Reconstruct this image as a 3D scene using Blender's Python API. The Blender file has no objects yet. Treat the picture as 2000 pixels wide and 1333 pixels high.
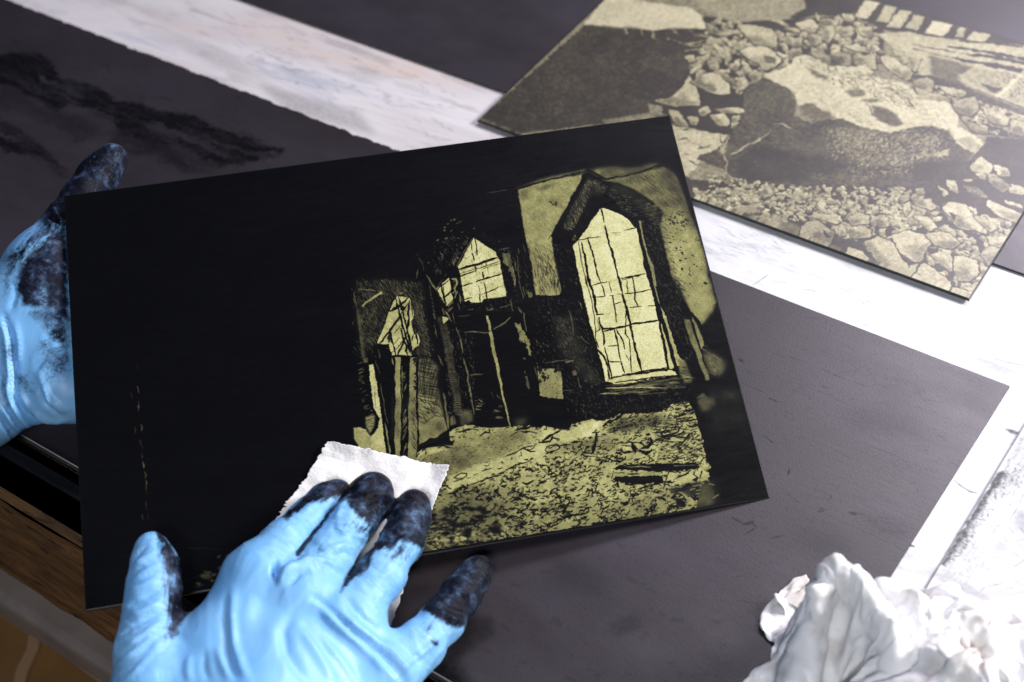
import bpy, math, random
import numpy as np
random.seed(7)
rng = np.random.default_rng(11)

# ------------------------------------------------------------------ camera
FPX, CX, CY, CAM_H = 3000.0, 1000.0, 666.5, 0.42
def _cam_axes(t, r, y):
    F = np.array([math.sin(y)*math.cos(t), math.cos(y)*math.cos(t), -math.sin(t)])
    R = np.array([math.cos(y), -math.sin(y), 0.0])
    U = np.cross(R, F)
    return math.cos(r)*R+math.sin(r)*U, -math.sin(r)*R+math.cos(r)*U, F
CR, CU, CF = _cam_axes(math.radians(45.8), math.radians(-7.97), math.radians(-40.7))
CO = np.array([0, 0, CAM_H])

sc = bpy.context.scene
from mathutils import Matrix, Vector
cam_d = bpy.data.cameras.new('camera')
cam = bpy.data.objects.new('camera', cam_d)
sc.collection.objects.link(cam)
cam.matrix_world = Matrix(((CR[0], CU[0], -CF[0], CO[0]), (CR[1], CU[1], -CF[1], CO[1]),
                           (CR[2], CU[2], -CF[2], CO[2]), (0, 0, 0, 1)))
cam_d.sensor_width = 36
cam_d.lens = FPX/2000*36
cam_d.clip_start = 0.01
cam_d.clip_end = 50
cam_d.dof.use_dof = True
cam_d.dof.focus_distance = 0.545
cam_d.dof.aperture_fstop = 11.0
sc.camera = cam

# ------------------------------------------------------------------ world, lamps, exposure
w = bpy.data.worlds.new("World")
sc.world = w
w.use_nodes = True
w.node_tree.nodes['Background'].inputs[0].default_value = (0.30, 0.42, 0.75, 1)
w.node_tree.nodes['Background'].inputs[1].default_value = 0.10

def area(name, loc, target, size, power, col, sy=None):
    d = bpy.data.lights.new(name, 'AREA')
    d.shape = 'RECTANGLE'
    d.size = size
    d.size_y = sy or size
    d.energy = power
    d.color = col
    o = bpy.data.objects.new(name, d)
    sc.collection.objects.link(o)
    o.location = loc
    o.rotation_euler = (Vector(target)-Vector(loc)).to_track_quat('-Z', 'Y').to_euler()
    return o
area('window_light', (0.42, 0.78, 0.50), (-0.14, 0.34, 0), 0.24, 13.5, (1.0, 0.985, 0.965))
area('back_sheen_light', (-0.22, 1.45, 1.0), (-0.22, 0.40, 0), 0.50, 15, (0.93, 0.86, 1.0))  # added lamp at the back, gives the flat sheets their sheen
area('fill_light', (0.18, -0.32, 0.74), (-0.22, 0.20, 0), 0.12, 4.3, (0.95, 0.98, 1.0))  # added fill lamp on the camera side, brightens gloves and rag

sc.view_settings.view_transform = 'Standard'
sc.view_settings.look = 'None'
sc.view_settings.exposure = 0
sc.view_settings.gamma = 1
sc.render.engine = 'CYCLES'
sc.cycles.use_denoising = True
sc.cycles.max_bounces = 6

# ------------------------------------------------------------------ geometry of the place
def ray(px, py):
    return CR*(px-CX)/FPX - CU*(py-CY)/FPX + CF
def on_table(px, py, z=0.0):
    v = ray(px, py)
    return CO + v*((z-CO[2])/v[2])
def rays(P):
    P = np.asarray(P, float)
    return CR[None]*((P[:, 0]-CX)/FPX)[:, None] - CU[None]*((P[:, 1]-CY)/FPX)[:, None] + CF[None]
def table_many(P, z=0.0):
    v = rays(P)
    return CO[None]+v*((z-CO[2])/v[:, 2])[:, None]
def project(V):
    D = V-CO
    z = D@CF
    return np.stack([CX+FPX*(D@CR)/z, CY-FPX*(D@CU)/z], 1)
# held plate: rectangle in space recovered from its corners
def homog(src, dst):
    A = []
    for (x, y), (u, v) in zip(src, dst):
        A.append([x, y, 1, 0, 0, 0, -u*x, -u*y, -u])
        A.append([0, 0, 0, x, y, 1, -v*x, -v*y, -v])
    return np.linalg.svd(np.array(A, float))[2][-1].reshape(3, 3)
_q = [(125, 382), (1307.7, 225.4), (1503.8, 973), (167, 1193.5)]
_H = homog([(0, 0), (1, 0), (1, 1), (0, 1)], _q)
_K = np.array([[FPX, 0, CX], [0, FPX, CY], [0, 0, 1]])
_M = np.linalg.inv(_K)@_H
_M /= np.linalg.norm(_M[:, 0])
if _M[2, 2] < 0: _M = -_M
_W = np.stack([CR, -CU, CF], 1)@_M*0.2282
PU, PV, PO = _W[:, 0], _W[:, 1], _W[:, 2]+CO       # plate = PO + u PU + v PV
PN = np.cross(PV, PU); PN /= np.linalg.norm(PN)
if PN[2] < 0: PN = -PN
def on_plate(px, py, d=0.0):
    v = ray(px, py)
    t = ((PO+PN*d-CO)@PN)/(v@PN)
    return CO+v*t
def plate_uv(P):
    Hi = np.linalg.inv(_H)
    q = np.c_[np.asarray(P, float), np.ones(len(P))]@Hi.T
    return q[:, :2]/q[:, 2:]

# ------------------------------------------------------------------ mesh helpers
def mesh_obj(name, V, F, mat, parent=None, smooth=False, uvs=None):
    me = bpy.data.meshes.new(name)
    me.from_pydata([tuple(map(float, v)) for v in V], [], [tuple(map(int, f)) for f in F])
    if uvs is not None:
        l = me.uv_layers.new(name='UVMap')
        idx = np.empty(len(me.loops), np.int32)
        me.loops.foreach_get('vertex_index', idx)
        l.data.foreach_set('uv', np.asarray(uvs, np.float32)[idx].ravel())
    if smooth:
        me.polygons.foreach_set('use_smooth', [True]*len(me.polygons))
    me.materials.append(mat)
    me.update()
    o = bpy.data.objects.new(name, me)
    sc.collection.objects.link(o)
    if parent is not None: o.parent = parent
    return o
def fast_mesh(name, V, Q, mat, parent=None, attrs=None):
    me = bpy.data.meshes.new(name)
    me.vertices.add(len(V)); me.vertices.foreach_set('co', np.asarray(V, np.float32).ravel())
    me.loops.add(len(Q)*4); me.loops.foreach_set('vertex_index', np.asarray(Q, np.int32).ravel())
    me.polygons.add(len(Q)); me.polygons.foreach_set('loop_start', np.arange(0, len(Q)*4, 4, dtype=np.int32))
    me.polygons.foreach_set('use_smooth', np.ones(len(Q), bool))
    for k, a in (attrs or {}).items():
        at = me.attributes.new(k, 'FLOAT', 'POINT')
        at.data.foreach_set('value', np.asarray(a, np.float32))
    me.update(); me.validate()
    me.materials.append(mat)
    o = bpy.data.objects.new(name, me)
    sc.collection.objects.link(o)
    if parent is not None: o.parent = parent
    return o
def tag(o, label, cat, group=None, kind=None):
    if label: o['label'] = label
    if cat: o['category'] = cat
    if group: o['group'] = group
    if kind: o['kind'] = kind
    return o
def empty(name, loc):
    o = bpy.data.objects.new(name, None)
    o.empty_display_size = 0.01
    o.location = loc
    sc.collection.objects.link(o)
    return o
def reparent(o, e):
    o.parent = e
    o.matrix_parent_inverse = Matrix.Translation(-Vector(e.location))

# ------------------------------------------------------------------ noise in arrays
def vnoise2(h, w_, sy, sx=None, seed=0):
    r = np.random.default_rng(seed)
    sx = sx or sy
    gh, gw = int(h/sy)+3, int(w_/sx)+3
    g = r.random((gh, gw)).astype(np.float32)
    y = np.arange(h)/sy; x = np.arange(w_)/sx
    yi, xi = y.astype(int), x.astype(int)
    fy, fx = (y-yi).astype(np.float32), (x-xi).astype(np.float32)
    fy = fy*fy*(3-2*fy); fx = fx*fx*(3-2*fx)
    a = g[yi][:, xi]; b = g[yi][:, xi+1]; c = g[yi+1][:, xi]; d = g[yi+1][:, xi+1]
    fy = fy[:, None]; fx = fx[None]
    return (a*(1-fx)+b*fx)*(1-fy)+(c*(1-fx)+d*fx)*fy
def fbm2(h, w_, s, oct_=4, seed=0, sx=None):
    o = 0; amp = 1; tot = 0
    for k in range(oct_):
        o = o+amp*vnoise2(h, w_, max(1, s/2**k), max(1, (sx or s)/2**k), seed+k*17)
        tot += amp; amp *= .55
    return o/tot
def warp(T, amps, seed):
    h, w_ = T.shape
    dx = np.zeros((h, w_), np.float32); dy = np.zeros((h, w_), np.float32)
    for k, (am, sc_) in enumerate(amps):
        dx += am*2*(vnoise2(h, w_, sc_, seed=seed+k)-.5); dy += am*2*(vnoise2(h, w_, sc_, seed=seed+50+k)-.5)
    Y, X = np.mgrid[0:h, 0:w_].astype(np.float32)
    X = np.clip(X+dx, 0, w_-1.01); Y = np.clip(Y+dy, 0, h-1.01)
    xi, yi = X.astype(int), Y.astype(int); fx, fy = X-xi, Y-yi
    return (T[yi, xi]*(1-fx)+T[yi, xi+1]*fx)*(1-fy)+(T[yi+1, xi]*(1-fx)+T[yi+1, xi+1]*fx)*fy
_G3 = np.random.default_rng(5).random((64, 64, 64)).astype(np.float32)
def noise3(x, y, z):
    xi = np.floor(x).astype(int); yi = np.floor(y).astype(int); zi = np.floor(z).astype(int)
    fx, fy, fz = x-xi, y-yi, z-zi
    fx = fx*fx*(3-2*fx); fy = fy*fy*(3-2*fy); fz = fz*fz*(3-2*fz)
    o = 0
    for a in (0, 1):
        for b in (0, 1):
            for c in (0, 1):
                o = o + _G3[(xi+a) & 63, (yi+b) & 63, (zi+c) & 63]*(fx if a else 1-fx)*(fy if b else 1-fy)*(fz if c else 1-fz)
    return o

# ------------------------------------------------------------------ drawing canvas
class Canvas:
    def __init__(s, w_, h, f, scale, base=0.0):
        s.w, s.h, s.f, s.k = w_, h, f, scale
        s.T = np.full((h, w_), base, np.float32)
    def m(s, P):
        return s.f(np.asarray(P, float))
    def poly(s, P, val, soft=1.0, alpha=1.0, rough=0.0, mapped=False):
        q = np.asarray(P, float) if mapped else s.m(P)
        if rough:
            out = []
            for a, b in zip(q, np.roll(q, -1, 0)):
                n = max(1, int(np.hypot(*(b-a))/5))
                for i in range(n):
                    out.append(a+(b-a)*i/n+rng.normal(0, rough*s.k, 2))
            q = np.array(out)
        pad = int(3*soft*s.k)+2
        x0, y0 = np.floor(q.min(0)).astype(int)-pad; x1, y1 = np.ceil(q.max(0)).astype(int)+pad
        x0, y0 = max(x0, 0), max(y0, 0); x1, y1 = min(x1, s.w), min(y1, s.h)
        if x1 <= x0 or y1 <= y0: return
        H, W_ = y1-y0, x1-x0
        xs = np.arange(x0, x1)+.5
        M = np.zeros((H, W_), np.float32)
        # scanline coverage with 2x rows
        for sub in (.25, .75):
            for r_ in range(H):
                y = y0+r_+sub
                xa, ya = q[:, 0], q[:, 1]
                xb, yb = np.roll(xa, -1), np.roll(ya, -1)
                c = (ya > y) != (yb > y)
                if not c.any(): continue
                xi = np.sort(xa[c]+(y-ya[c])*(xb[c]-xa[c])/(yb[c]-ya[c]))
                for i in range(0, len(xi)-1, 2):
                    M[r_] += .5*np.clip(np.minimum(xs+.5, xi[i+1])-np.maximum(xs-.5, xi[i]), 0, 1)
        if soft > 1:
            n = max(1, int(soft*s.k*.7))
            for _ in range(2):
                for ax in (0, 1):
                    c = np.cumsum(np.pad(M, [(n+1, n), (0, 0)] if ax == 0 else [(0, 0), (n+1, n)]), axis=ax)
                    M = ((c[2*n+1:]-c[:-2*n-1]) if ax == 0 else (c[:, 2*n+1:]-c[:, :-2*n-1]))/(2*n+1)
        M *= alpha
        t = s.T[y0:y1, x0:x1]
        t[:] = t*(1-M)+val*M
    def mask(s, P):
        c = Canvas(s.w, s.h, s.f, s.k); c.poly(P, 1.0); return c.T
    def line(s, P, wd, val=0.0, alpha=1.0, jit=0.5, mapped=False, taper=True, wob=.25):
        q = np.asarray(P, float) if mapped else s.m(P)
        pts = [q[0]]
        for a, b in zip(q[:-1], q[1:]):
            n = max(1, int(np.hypot(*(b-a))/(7*s.k)))
            for i in range(1, n+1):
                pts.append(a+(b-a)*i/n+(rng.normal(0, jit*.6*s.k, 2)))
        pts = np.array(pts)
        n = len(pts)
        ws = wd*s.k*.5*(1+wob*rng.normal(0, 1, n))
        if taper and n > 1:
            ws[0] *= .6; ws[-1] *= .5
        ws = np.maximum(ws, .35)
        for i in range(n-1):
            a, b = pts[i], pts[i+1]
            wm = max(ws[i], ws[i+1])+1.5
            x0, x1 = int(min(a[0], b[0])-wm), int(max(a[0], b[0])+wm)+1
            y0, y1 = int(min(a[1], b[1])-wm), int(max(a[1], b[1])+wm)+1
            x0, y0 = max(x0, 0), max(y0, 0); x1, y1 = min(x1, s.w), min(y1, s.h)
            if x1 <= x0 or y1 <= y0: continue
            X = np.arange(x0, x1, dtype=np.float32)[None]+.5-a[0]; Y = np.arange(y0, y1, dtype=np.float32)[:, None]+.5-a[1]
            dx, dy = b-a
            L2 = dx*dx+dy*dy+1e-6
            t = np.clip((X*dx+Y*dy)/L2, 0, 1)
            d = np.hypot(X-t*dx, Y-t*dy)-(ws[i]+(ws[i+1]-ws[i])*t)
            M = np.clip(.5-d, 0, 1)*alpha
            T = s.T[y0:y1, x0:x1]
            T[:] = T*(1-M)+val*M
    def hatch(s, P, ang, sp, wd, val, alpha=.8, ln=30, gap=.3, spread=.12, curve=0.0, skip=0.0):
        """short strokes of length ln (photo px) in direction ang (deg) over polygon P"""
        P = np.asarray(P, float)
        c = P.mean(0)
        a = math.radians(ang)
        d = np.array([math.cos(a), math.sin(a)]); n = np.array([-d[1], d[0]])
        pr = (P-c)@n; pl = (P-c)@d
        k = pr.min()
        while k < pr.max():
            u = pl.min()-rng.random()*ln
            while u < pl.max():
                L = ln*(.5+rng.random())
                mid = c+n*k+d*(u+L/2)
                if rng.random() > skip and inside(P, mid):
                    an = a+rng.normal(0, spread)
                    dd = np.array([math.cos(an), math.sin(an)]); nn = np.array([-dd[1], dd[0]])
                    h = L/2
                    # trim ends to the polygon
                    e0 = h
                    while e0 > 1 and not inside(P, mid-dd*e0): e0 *= .7
                    e1 = h
                    while e1 > 1 and not inside(P, mid+dd*e1): e1 *= .7
                    j = n*rng.normal(0, sp*.25)
                    s.line([mid-dd*e0+j, mid+nn*curve*L+j, mid+dd*e1+j], wd*(.7+.6*rng.random()), val, alpha*(.6+.4*rng.random()), jit=.2)
                u += L*(1+gap*rng.random()*2)
            k += sp*(.75+.5*rng.random())
    def dots(s, P, n, r0, r1, val, alpha=.9, stretch=1.6, ang=None):
        P = np.asarray(P, float)
        lo, hi = P.min(0), P.max(0)
        for _ in range(n):
            p = lo+(hi-lo)*rng.random(2)
            if not inside(P, p): continue
            a = math.radians(ang)+rng.normal(0, .3) if ang is not None else rng.random()*6.28
            r_ = r0+(r1-r0)*rng.random()**2
            d = np.array([math.cos(a), math.sin(a)])*r_*(stretch-1)
            s.line([p-d, p+d], r_*2, val, alpha, jit=.3, taper=False)
def inside(P, p):
    x, y = p
    xa, ya = P[:, 0], P[:, 1]
    xb, yb = np.roll(xa, -1), np.roll(ya, -1)
    c = (ya > y) != (yb > y)
    if not c.any(): return False
    xi = xa[c]+(y-ya[c])*(xb[c]-xa[c])/(yb[c]-ya[c])
    return bool((xi > x).sum() & 1)
def image_from(name, chans):
    h, w_ = chans[0].shape
    A = np.ones((h, w_, 4), np.float32)
    for i, c in enumerate(chans): A[..., i] = np.clip(c, 0, 1)
    if len(chans) == 1: A[..., 1] = A[..., 0]; A[..., 2] = A[..., 0]
    im = bpy.data.images.new(name, w_, h)
    im.colorspace_settings.name = 'Non-Color'
    im.pixels.foreach_set(A[::-1].ravel())
    im.update()
    im.pack()
    return im

# crops used to measure the etching: origin and photo px per unit
CRP = {1: (660, 500, .15), 2: (660, 700, .15), 3: (810, 410, .15), 4: (840, 600, .18), 5: (950, 310, .1875),
       6: (1180, 310, .1875), 7: (1040, 540, .1875), 8: (1240, 540, .1875), 'a': (780, 760, .15),
       'b': (1060, 760, .15), 'c': (1220, 780, .1725), 'd': (820, 900, .15), 0: (0, 0, 1)}
def cc(k, t):
    ox, oy, f = CRP[k]
    v = [float(a) for a in t.replace(',', ' ').split()]
    return [(ox+v[i]*f, oy+v[i+1]*f) for i in range(0, len(v), 2)]

# ================================================================== the etched drawing on the held plate
AW, AH = 2000, 1385
def plate_map(P):
    return plate_uv(P)*np.array([AW, AH])
def draw_etching():
    C = Canvas(AW, AH, plate_map, 1.55)
    L = lambda k, t, wd, val=0.0, **kw: C.line(cc(k, t), wd, val, **kw)
    Pg = lambda k, t, val, **kw: C.poly(cc(k, t), val, **kw)
    n1 = fbm2(AH, AW, 90, 5, 3)
    # ---- walls either side of the tall window
    wall = cc(5, '335,320 600,240 990,165 970,250 900,370 830,520 770,620 700,730 680,800 690,900 700,1030 740,1190 775,1333') + \
           cc(7, '300,170 280,195 190,200 100,200 45,195') + cc(5, '500,1333 480,1150 440,960 410,850 385,700 350,480')
    C.poly(wall, .60, soft=1.2, rough=.5)
    Pg(5, '300,310 600,205 1010,112 1080,120 990,160 640,235 330,312', .34, soft=4)
    Pg(5, '1060,125 1200,95 1333,110 1333,200 1250,205 1180,185', .42, soft=6)
    Pg(6, '0,95 100,80 260,110 380,90 480,60 600,60 520,100 420,135 200,185 0,215', .36, soft=8)
    wr = cc(6, '-40,225 200,190 430,140 620,85 700,130 760,200 840,400 900,600 960,720 1040,1000 1080,1180 1090,1333') + \
         cc(8, '770,0 800,100 820,200 850,270 800,370 750,430 690,510 640,450 560,350 540,260 480,120 400,0') + \
         cc(6, '740,1333 680,1160 650,1000 610,850 580,700 620,560 500,440 300,320 150,250')
    C.poly(wr, .42, soft=3)
    C.poly(cc(6, '600,640 760,560 900,720 1000,950 1050,1150 1060,1333') + cc(8, '740,0 780,160 820,280 760,390 690,490 600,380 540,240 420,40') + cc(6, '740,1250 690,1100 650,900'), .63, soft=10)
    C.poly(cc(6, '620,85 700,110 800,300 860,500 960,720 930,700 800,480 650,300 560,180'), .22, soft=12, alpha=.8)
    Pg(5, '480,300 640,270 740,235 700,290 580,340', .36, soft=5)
    Pg(5, '340,330 440,330 430,430 350,440', .42, soft=4)
    Pg(5, '650,420 780,440 820,520 700,500', .45, soft=5)
    C.dots(cc(5, '660,450 730,450 720,500 670,490'), 12, 1, 1.8, .05)
    C.hatch(wall, 28, 3.2, .8, .36, alpha=.55, ln=9, skip=.35)
    C.hatch(wall, 40, 4.5, .7, .85, alpha=.35, ln=9, skip=.4)
    C.hatch(cc(5, '420,860 690,860 720,1100 770,1333 500,1333 440,1000'), 60, 3, 1.1, .12, alpha=.8, ln=14, skip=.3)
    C.hatch(cc(7, '10,-200 250,-240 310,170 180,200 50,190'), 78, 2.6, 1.3, .05, alpha=.85, ln=20, skip=.25)
    C.hatch(cc(7, '150,-150 250,-150 330,170 240,180'), 100, 2.2, 1.4, .03, alpha=.9, ln=24, skip=.2)
    C.hatch(cc(5, '820,200 990,170 900,370 780,600 760,420'), 35, 3, .9, .25, alpha=.7, ln=10, skip=.2)
    # right wall hatching and pitted spots
    C.hatch(cc(6, '150,240 420,150 620,90 760,230 840,450 760,540 600,500 450,380'), 42, 3.0, 1.0, .08, alpha=.75, ln=22, skip=.15)
    C.hatch(cc(6, '450,150 640,110 840,380 850,520 700,420'), 40, 3.4, .9, .6, alpha=.5, ln=18, skip=.3)
    C.hatch(cc(6, '580,560 700,620 700,900 800,1330 700,1330 600,900'), 22, 3.2, 1.5, .06, alpha=.85, ln=11, skip=.2)
    C.hatch(cc(8, '400,20 520,60 540,260 440,200'), 35, 3.4, 1.8, .05, alpha=.85, ln=15, skip=.2)
    C.dots(cc(6, '620,560 860,520 1000,900 1060,1333 760,1333 680,950'), 70, .8, 2.1, .05, ang=30)
    C.dots(cc(6, '640,540 850,560 900,700 700,760'), 40, 1.2, 2.4, .16, ang=40)
    for t in ('820,860 870,880', '715,955 765,965', '800,985 830,1005', '915,1010 940,1025', '885,1155 905,1180', '885,1210 915,1225', '790,1055 805,1060', '960,1120 980,1125', '800,1210 810,1212', '890,1300 905,1312'):
        L(6, t, 2.6, .03)
    C.dots(cc(8, '430,0 560,60 640,180 600,300'), 8, .8, 1.8, .05, ang=30)
    # soft black burr round the gable
    L(6, '0,220 200,185 420,130 520,90 620,65', 3.4, .02)
    L(5, '330,312 660,222 1000,138 1050,120 1110,140 1200,195 1333,215', 3.6, .02)
    C.poly(cc(5, '-10,366 60,350 100,345 60,362'), .25, soft=1.5)
    L(5, '20,362 60,352 140,338 230,318', 1.6, .22)
    # ---- black gable mass
    gab = cc(5, '1070,170 1120,230 1250,360 1333,420') + cc(6, '150,260 300,330 480,450 600,560 570,720 620,860 650,1020 690,1180 740,1333') + \
          cc(8, '410,0 430,200 520,260 570,360 640,600 700,900 760,1090 500,1100') + cc(7, '770,1110 700,900 650,640 600,500 540,240 490,0') + \
          cc(5, '985,1333 940,1100 915,960 700,1000 690,860 700,740 800,600 900,420 1000,240')
    C.poly(gab, .0, soft=1.2, rough=.4)
    C.poly(cc(6, '100,250 300,330 480,450 600,560 570,720 520,700 420,560 240,430 60,330'), .09, soft=6)
    C.poly(cc(5, '1060,190 1250,330 1200,400 1090,380 900,740 790,740 900,480'), .10, soft=4)
    C.poly(cc(7, '200,420 420,420 560,900 740,1110 560,1110 300,800'), .10, soft=8)
    C.hatch(cc(5, '1040,240 1085,330 1000,560 960,640 880,760 800,740 830,620 900,480 960,380'), 62, 2.4, 1.3, .5, ln=9, skip=.12)
    C.hatch(cc(5, '930,560 1020,470 1030,500 960,640 900,740 850,740'), 62, 2.6, 1.6, .62, ln=9, skip=.05)
    C.hatch(cc(5, '870,830 950,770 930,860 900,880'), 60, 2.4, 1.4, .55, ln=8)
    C.hatch(cc(5, '1040,230 1080,230 1110,290 1080,300'), 60, 2.2, 1.5, .5, ln=9)
    C.hatch(cc(5, '1090,190 1240,270 1300,330 1200,370 1140,330'), 55, 2.4, 1, .42, ln=9)
    C.hatch(cc(5, '1090,190 1240,270 1300,330 1200,370 1140,330'), 10, 2.6, 1, .5, ln=10, skip=.3)
    C.hatch(cc(5, '900,640 1060,480 1100,520 960,800 900,800'), 60, 4, .8, .22, ln=8, skip=.4)
    L(5, '1030,560 980,650 910,770', 2.2, .0)
    L(5, '1165,520 1110,590 1040,700 960,850', 4.2, .0)
    L(5, '820,770 905,755', 2.6, .0); L(5, '690,790 660,810 650,850', 1.8, .02)
    C.hatch(cc(6, '0,300 90,310 200,370 420,440 600,500 610,600 300,620 200,540 60,420'), 8, 2.8, 1.1, .42, ln=12, skip=.25)
    C.hatch(cc(6, '60,380 200,380 260,520 330,610 200,560 90,440'), 70, 2.6, 1.0, .42, ln=8, skip=.25)
    C.hatch(cc(6, '440,470 620,480 600,720 540,720 440,600'), 12, 2.6, 1.3, .45, ln=12, skip=.2)
    C.hatch(cc(6, '360,640 580,700 640,1000 720,1333 560,1333 470,1100'), 50, 4, 1.0, .32, ln=6, skip=.4)
    C.hatch(cc(8, '200,0 400,0 470,250 560,560 600,760 500,720 380,560 280,300'), 55, 4, 1.0, .32, ln=7, skip=.4)
    C.hatch(cc(5, '700,850 900,860 960,1333 780,1333'), 55, 8, .8, .14, ln=7, skip=.5)
    # ---- tall window glass
    gl = cc(0, '1173,407 1180,407.5 1204,415 1225,428 1238,443 1244,447 1251,479 1259,522 1270,560 1279,596 1287,634 1296,686 1303,719 1255,727 1196,738 1183,746') + \
         cc(7, '730,920 690,800 650,640 600,500 540,240 490,0') + cc(5, '940,1130 915,960 900,905 960,850')
    C.poly(gl, .93, soft=1, rough=.35)
    C.poly(cc(7, '775,1092 850,1060 950,1040 1180,1012 1333,985') + cc(8, '100,1005 280,990 370,972 440,1020 330,1050 200,1062 0,1092') + cc(7, '1100,1100 950,1120 850,1125'), .86, soft=1, rough=.6)
    Pg(8, '265,300 320,420 380,600 440,800 500,880 510,940 430,935 420,840 370,700 330,520 280,400', .72, rough=.5)
    Pg(8, '275,500 320,640 370,820 405,955 360,965 330,800 290,600', .8)
    Pg(8, '270,490 285,500 300,580 290,590', .7)
    C.poly(cc(6, '358,648 380,655 405,800 450,980 510,1120 535,1240 550,1333 520,1333 490,1180 440,1000 400,860'), .55, rough=.35)
    Pg(8, '183,0 200,50 235,180 262,290 250,290 225,200 195,80', .5)
    L0 = L
    L = lambda k, t, wd, val=0.0, **kw: L0(k, t, wd*.80, val, **kw)
    # glazing bars
    L(5, '1190,505 1210,590 1228,665', 4.0); L(6, '8,700 50,880 108,1070 135,1180 165,1333', 5.2, jit=.8)
    L(7, '888,-20 930,140 975,330 1005,430 1032,560 1062,700 1102,870 1140,992', 5.4, jit=.8)
    L(7, '975,330 975,520 1010,510', 2.2)
    L(5, '1060,840 1110,1010 1150,1180 1187,1295', 3.6, jit=.8); L(5, '965,850 1070,830 1187,812', 2.6)
    L(5, '962,860 985,1060 1030,1230 1045,1333', 2.0); L(5, '990,870 1020,1000 1040,1130 1083,1333', 5.0, jit=.9)
    L(7, '572,0 622,150 650,290 672,405', 6.0, jit=.9); L(7, '550,0 612,250 642,400 655,560 658,650 690,740', 2.2)
    L(7, '665,405 737,395', 3.6); L(7, '692,440 722,560 742,650 748,722', 5.6, jit=1)
    L(7, '750,740 790,900 825,1055', 3.2); L(7, '680,765 740,830 775,920 800,1065', 5.0); L(7, '672,450 700,560 665,585', 1.6)
    L(7, '620,98 700,72 780,58', 2.4); L(7, '780,58 905,35', 1.4, .35)
    L(6, '180,1252 300,1228 435,1198', 5.2, jit=1, wob=.4); L(6, '185,1270 300,1243', 2, .1)
    L(6, '75,775 175,765', 1.6, .2); L(6, '205,745 335,718', 3); L(6, '110,795 175,788', 1, .3)
    L(7, '652,221 762,212', 3); L(7, '725,85 745,160 762,212', 2.8); L(7, '800,60 822,168', 2.4)
    L(7, '812,203 838,203 850,300 880,472', 3.2, jit=.7); L(7, '858,287 926,274', 4); L(7, '888,188 935,184', 2.4)
    L(7, '965,182 1050,178 1110,163 1242,141', 3, jit=.8); L(7, '983,50 1000,182', 2.6); L(7, '1040,8 1060,90 1070,150 1065,240 1097,312', 3)
    L(7, '1010,326 1132,315', 3); L(7, '1210,311 1280,300', 3.4)
    L(7, '700,500 735,548 850,545 970,525 1070,495 1310,458', 5, jit=.6); L(7, '745,576 850,556', 4)
    L(7, '858,560 890,720 920,880 957,1012', 3.6); L(7, '880,560 930,650 968,765', 3.8, jit=1)
    L(7, '970,530 965,600 1012,660 1020,780 1027,880 1030,1002', 2.6); L(7, '978,820 1012,872', 3.6)
    L(7, '788,726 893,718', 2.6); L(7, '795,892 918,890', 3.4); L(7, '665,583 702,545', 2)
    L(7, '800,1062 900,1040 1000,1020 1130,1000 1333,965', 3.2, jit=1); L(7, '930,1020 1000,1035 1130,1012 1210,1003', 2.2)
    L(8, '0,1003 130,978 330,950', 3.2, jit=1); L(8, '20,1010 120,1008 250,985 350,965', 2.4, jit=1)
    L(8, '0,1090 180,1052 350,1040 430,1022', 2.4, jit=1)
    L(7, '850,1110 1000,1085 1180,1062 1333,1040', 2.4, jit=1, wob=.6)
    L(8, '250,495 290,620 325,800 352,955', 3.6, jit=.8); L(8, '245,280 300,480 360,680 410,860 440,1010', 4.6, jit=.8)
    L(6, '345,720 385,900 430,1130 480,1333', 4.5)
    L = L0
    C.dots(gl, 130, .5, 1.0, .55, alpha=.4)
    # ---- hatching under the sill and right of the frame
    for i in range(26):
        x = 700+rng.random()*420; y = 1135+rng.random()*100
        C.line(cc(7, f'{x},{y} {x+120+rng.random()*200},{y-8-rng.random()*20}'), 1.1, .45, alpha=.8)
    for i in range(34):
        x = rng.random()*420; y = 1080+rng.random()*110-x*.06
        C.line(cc(8, f'{x},{y} {x+90+rng.random()*150},{y-12}'), 1.3, .42, alpha=.75)
    L(7, '770,1162 1000,1158 1200,1150 1333,1165', 2.6, .7); L(7, '700,1226 800,1222 900,1218', 2.4, .62)
    Pg(8, '440,860 520,880 560,980 600,1100 520,1120 470,1010', .42, soft=3)
    C.hatch(cc(8, '430,880 520,880 600,1110 480,1130'), 5, 3.2, 1.8, .03, ln=18, skip=.1)
    C.hatch(cc(8, '100,1150 600,1120 620,1150 100,1220'), 45, 4, .9, .28, ln=10, skip=.4)
    # narrow panels right of the frame
    Pg(8, '510,450 570,448 600,560 650,680 700,820 745,965 780,1080 740,1085 690,960 630,790 580,680 545,570', .46, soft=1.6)
    Pg(8, '575,390 650,520 715,670 720,720 690,760 640,600 590,470', .52, soft=1.6)
    Pg(8, '700,760 800,800 900,860 950,910 920,1000 860,1040 780,1010 730,900', .36, soft=9)
    C.line(cc(8, '565,375 620,570 690,780 745,965'), 3.4, .0)
    C.line(cc(8, '560,360 620,430 690,530'), 5, .0)
    C.hatch(cc(8, '600,690 740,720 900,880 860,900 760,800 640,760'), 30, 3, .9, .62, ln=16, skip=.4)
    C.hatch(cc(8, '700,780 900,860 940,950 860,1030'), 40, 4, 1, .12, ln=14, skip=.3)
    L(8, '525,620 545,680', 1.6, .4); L(8, '465,310 490,370', 1.4, .3); L(8, '760,1000 840,1035', 1.4, .5)
    Pg(8, '640,1265 715,1215 770,1290 760,1330 660,1333', .34, soft=3)
    Pg(8, '760,1180 1060,1160 1100,1300 900,1333 800,1300', .10, soft=10)
    # ---- middle of the wall between the windows
    C.hatch(cc(7, '220,450 330,430 420,620 430,700 340,780 260,740 300,620'), 55, 3, 1.1, .36, ln=10, skip=.2)
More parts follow.
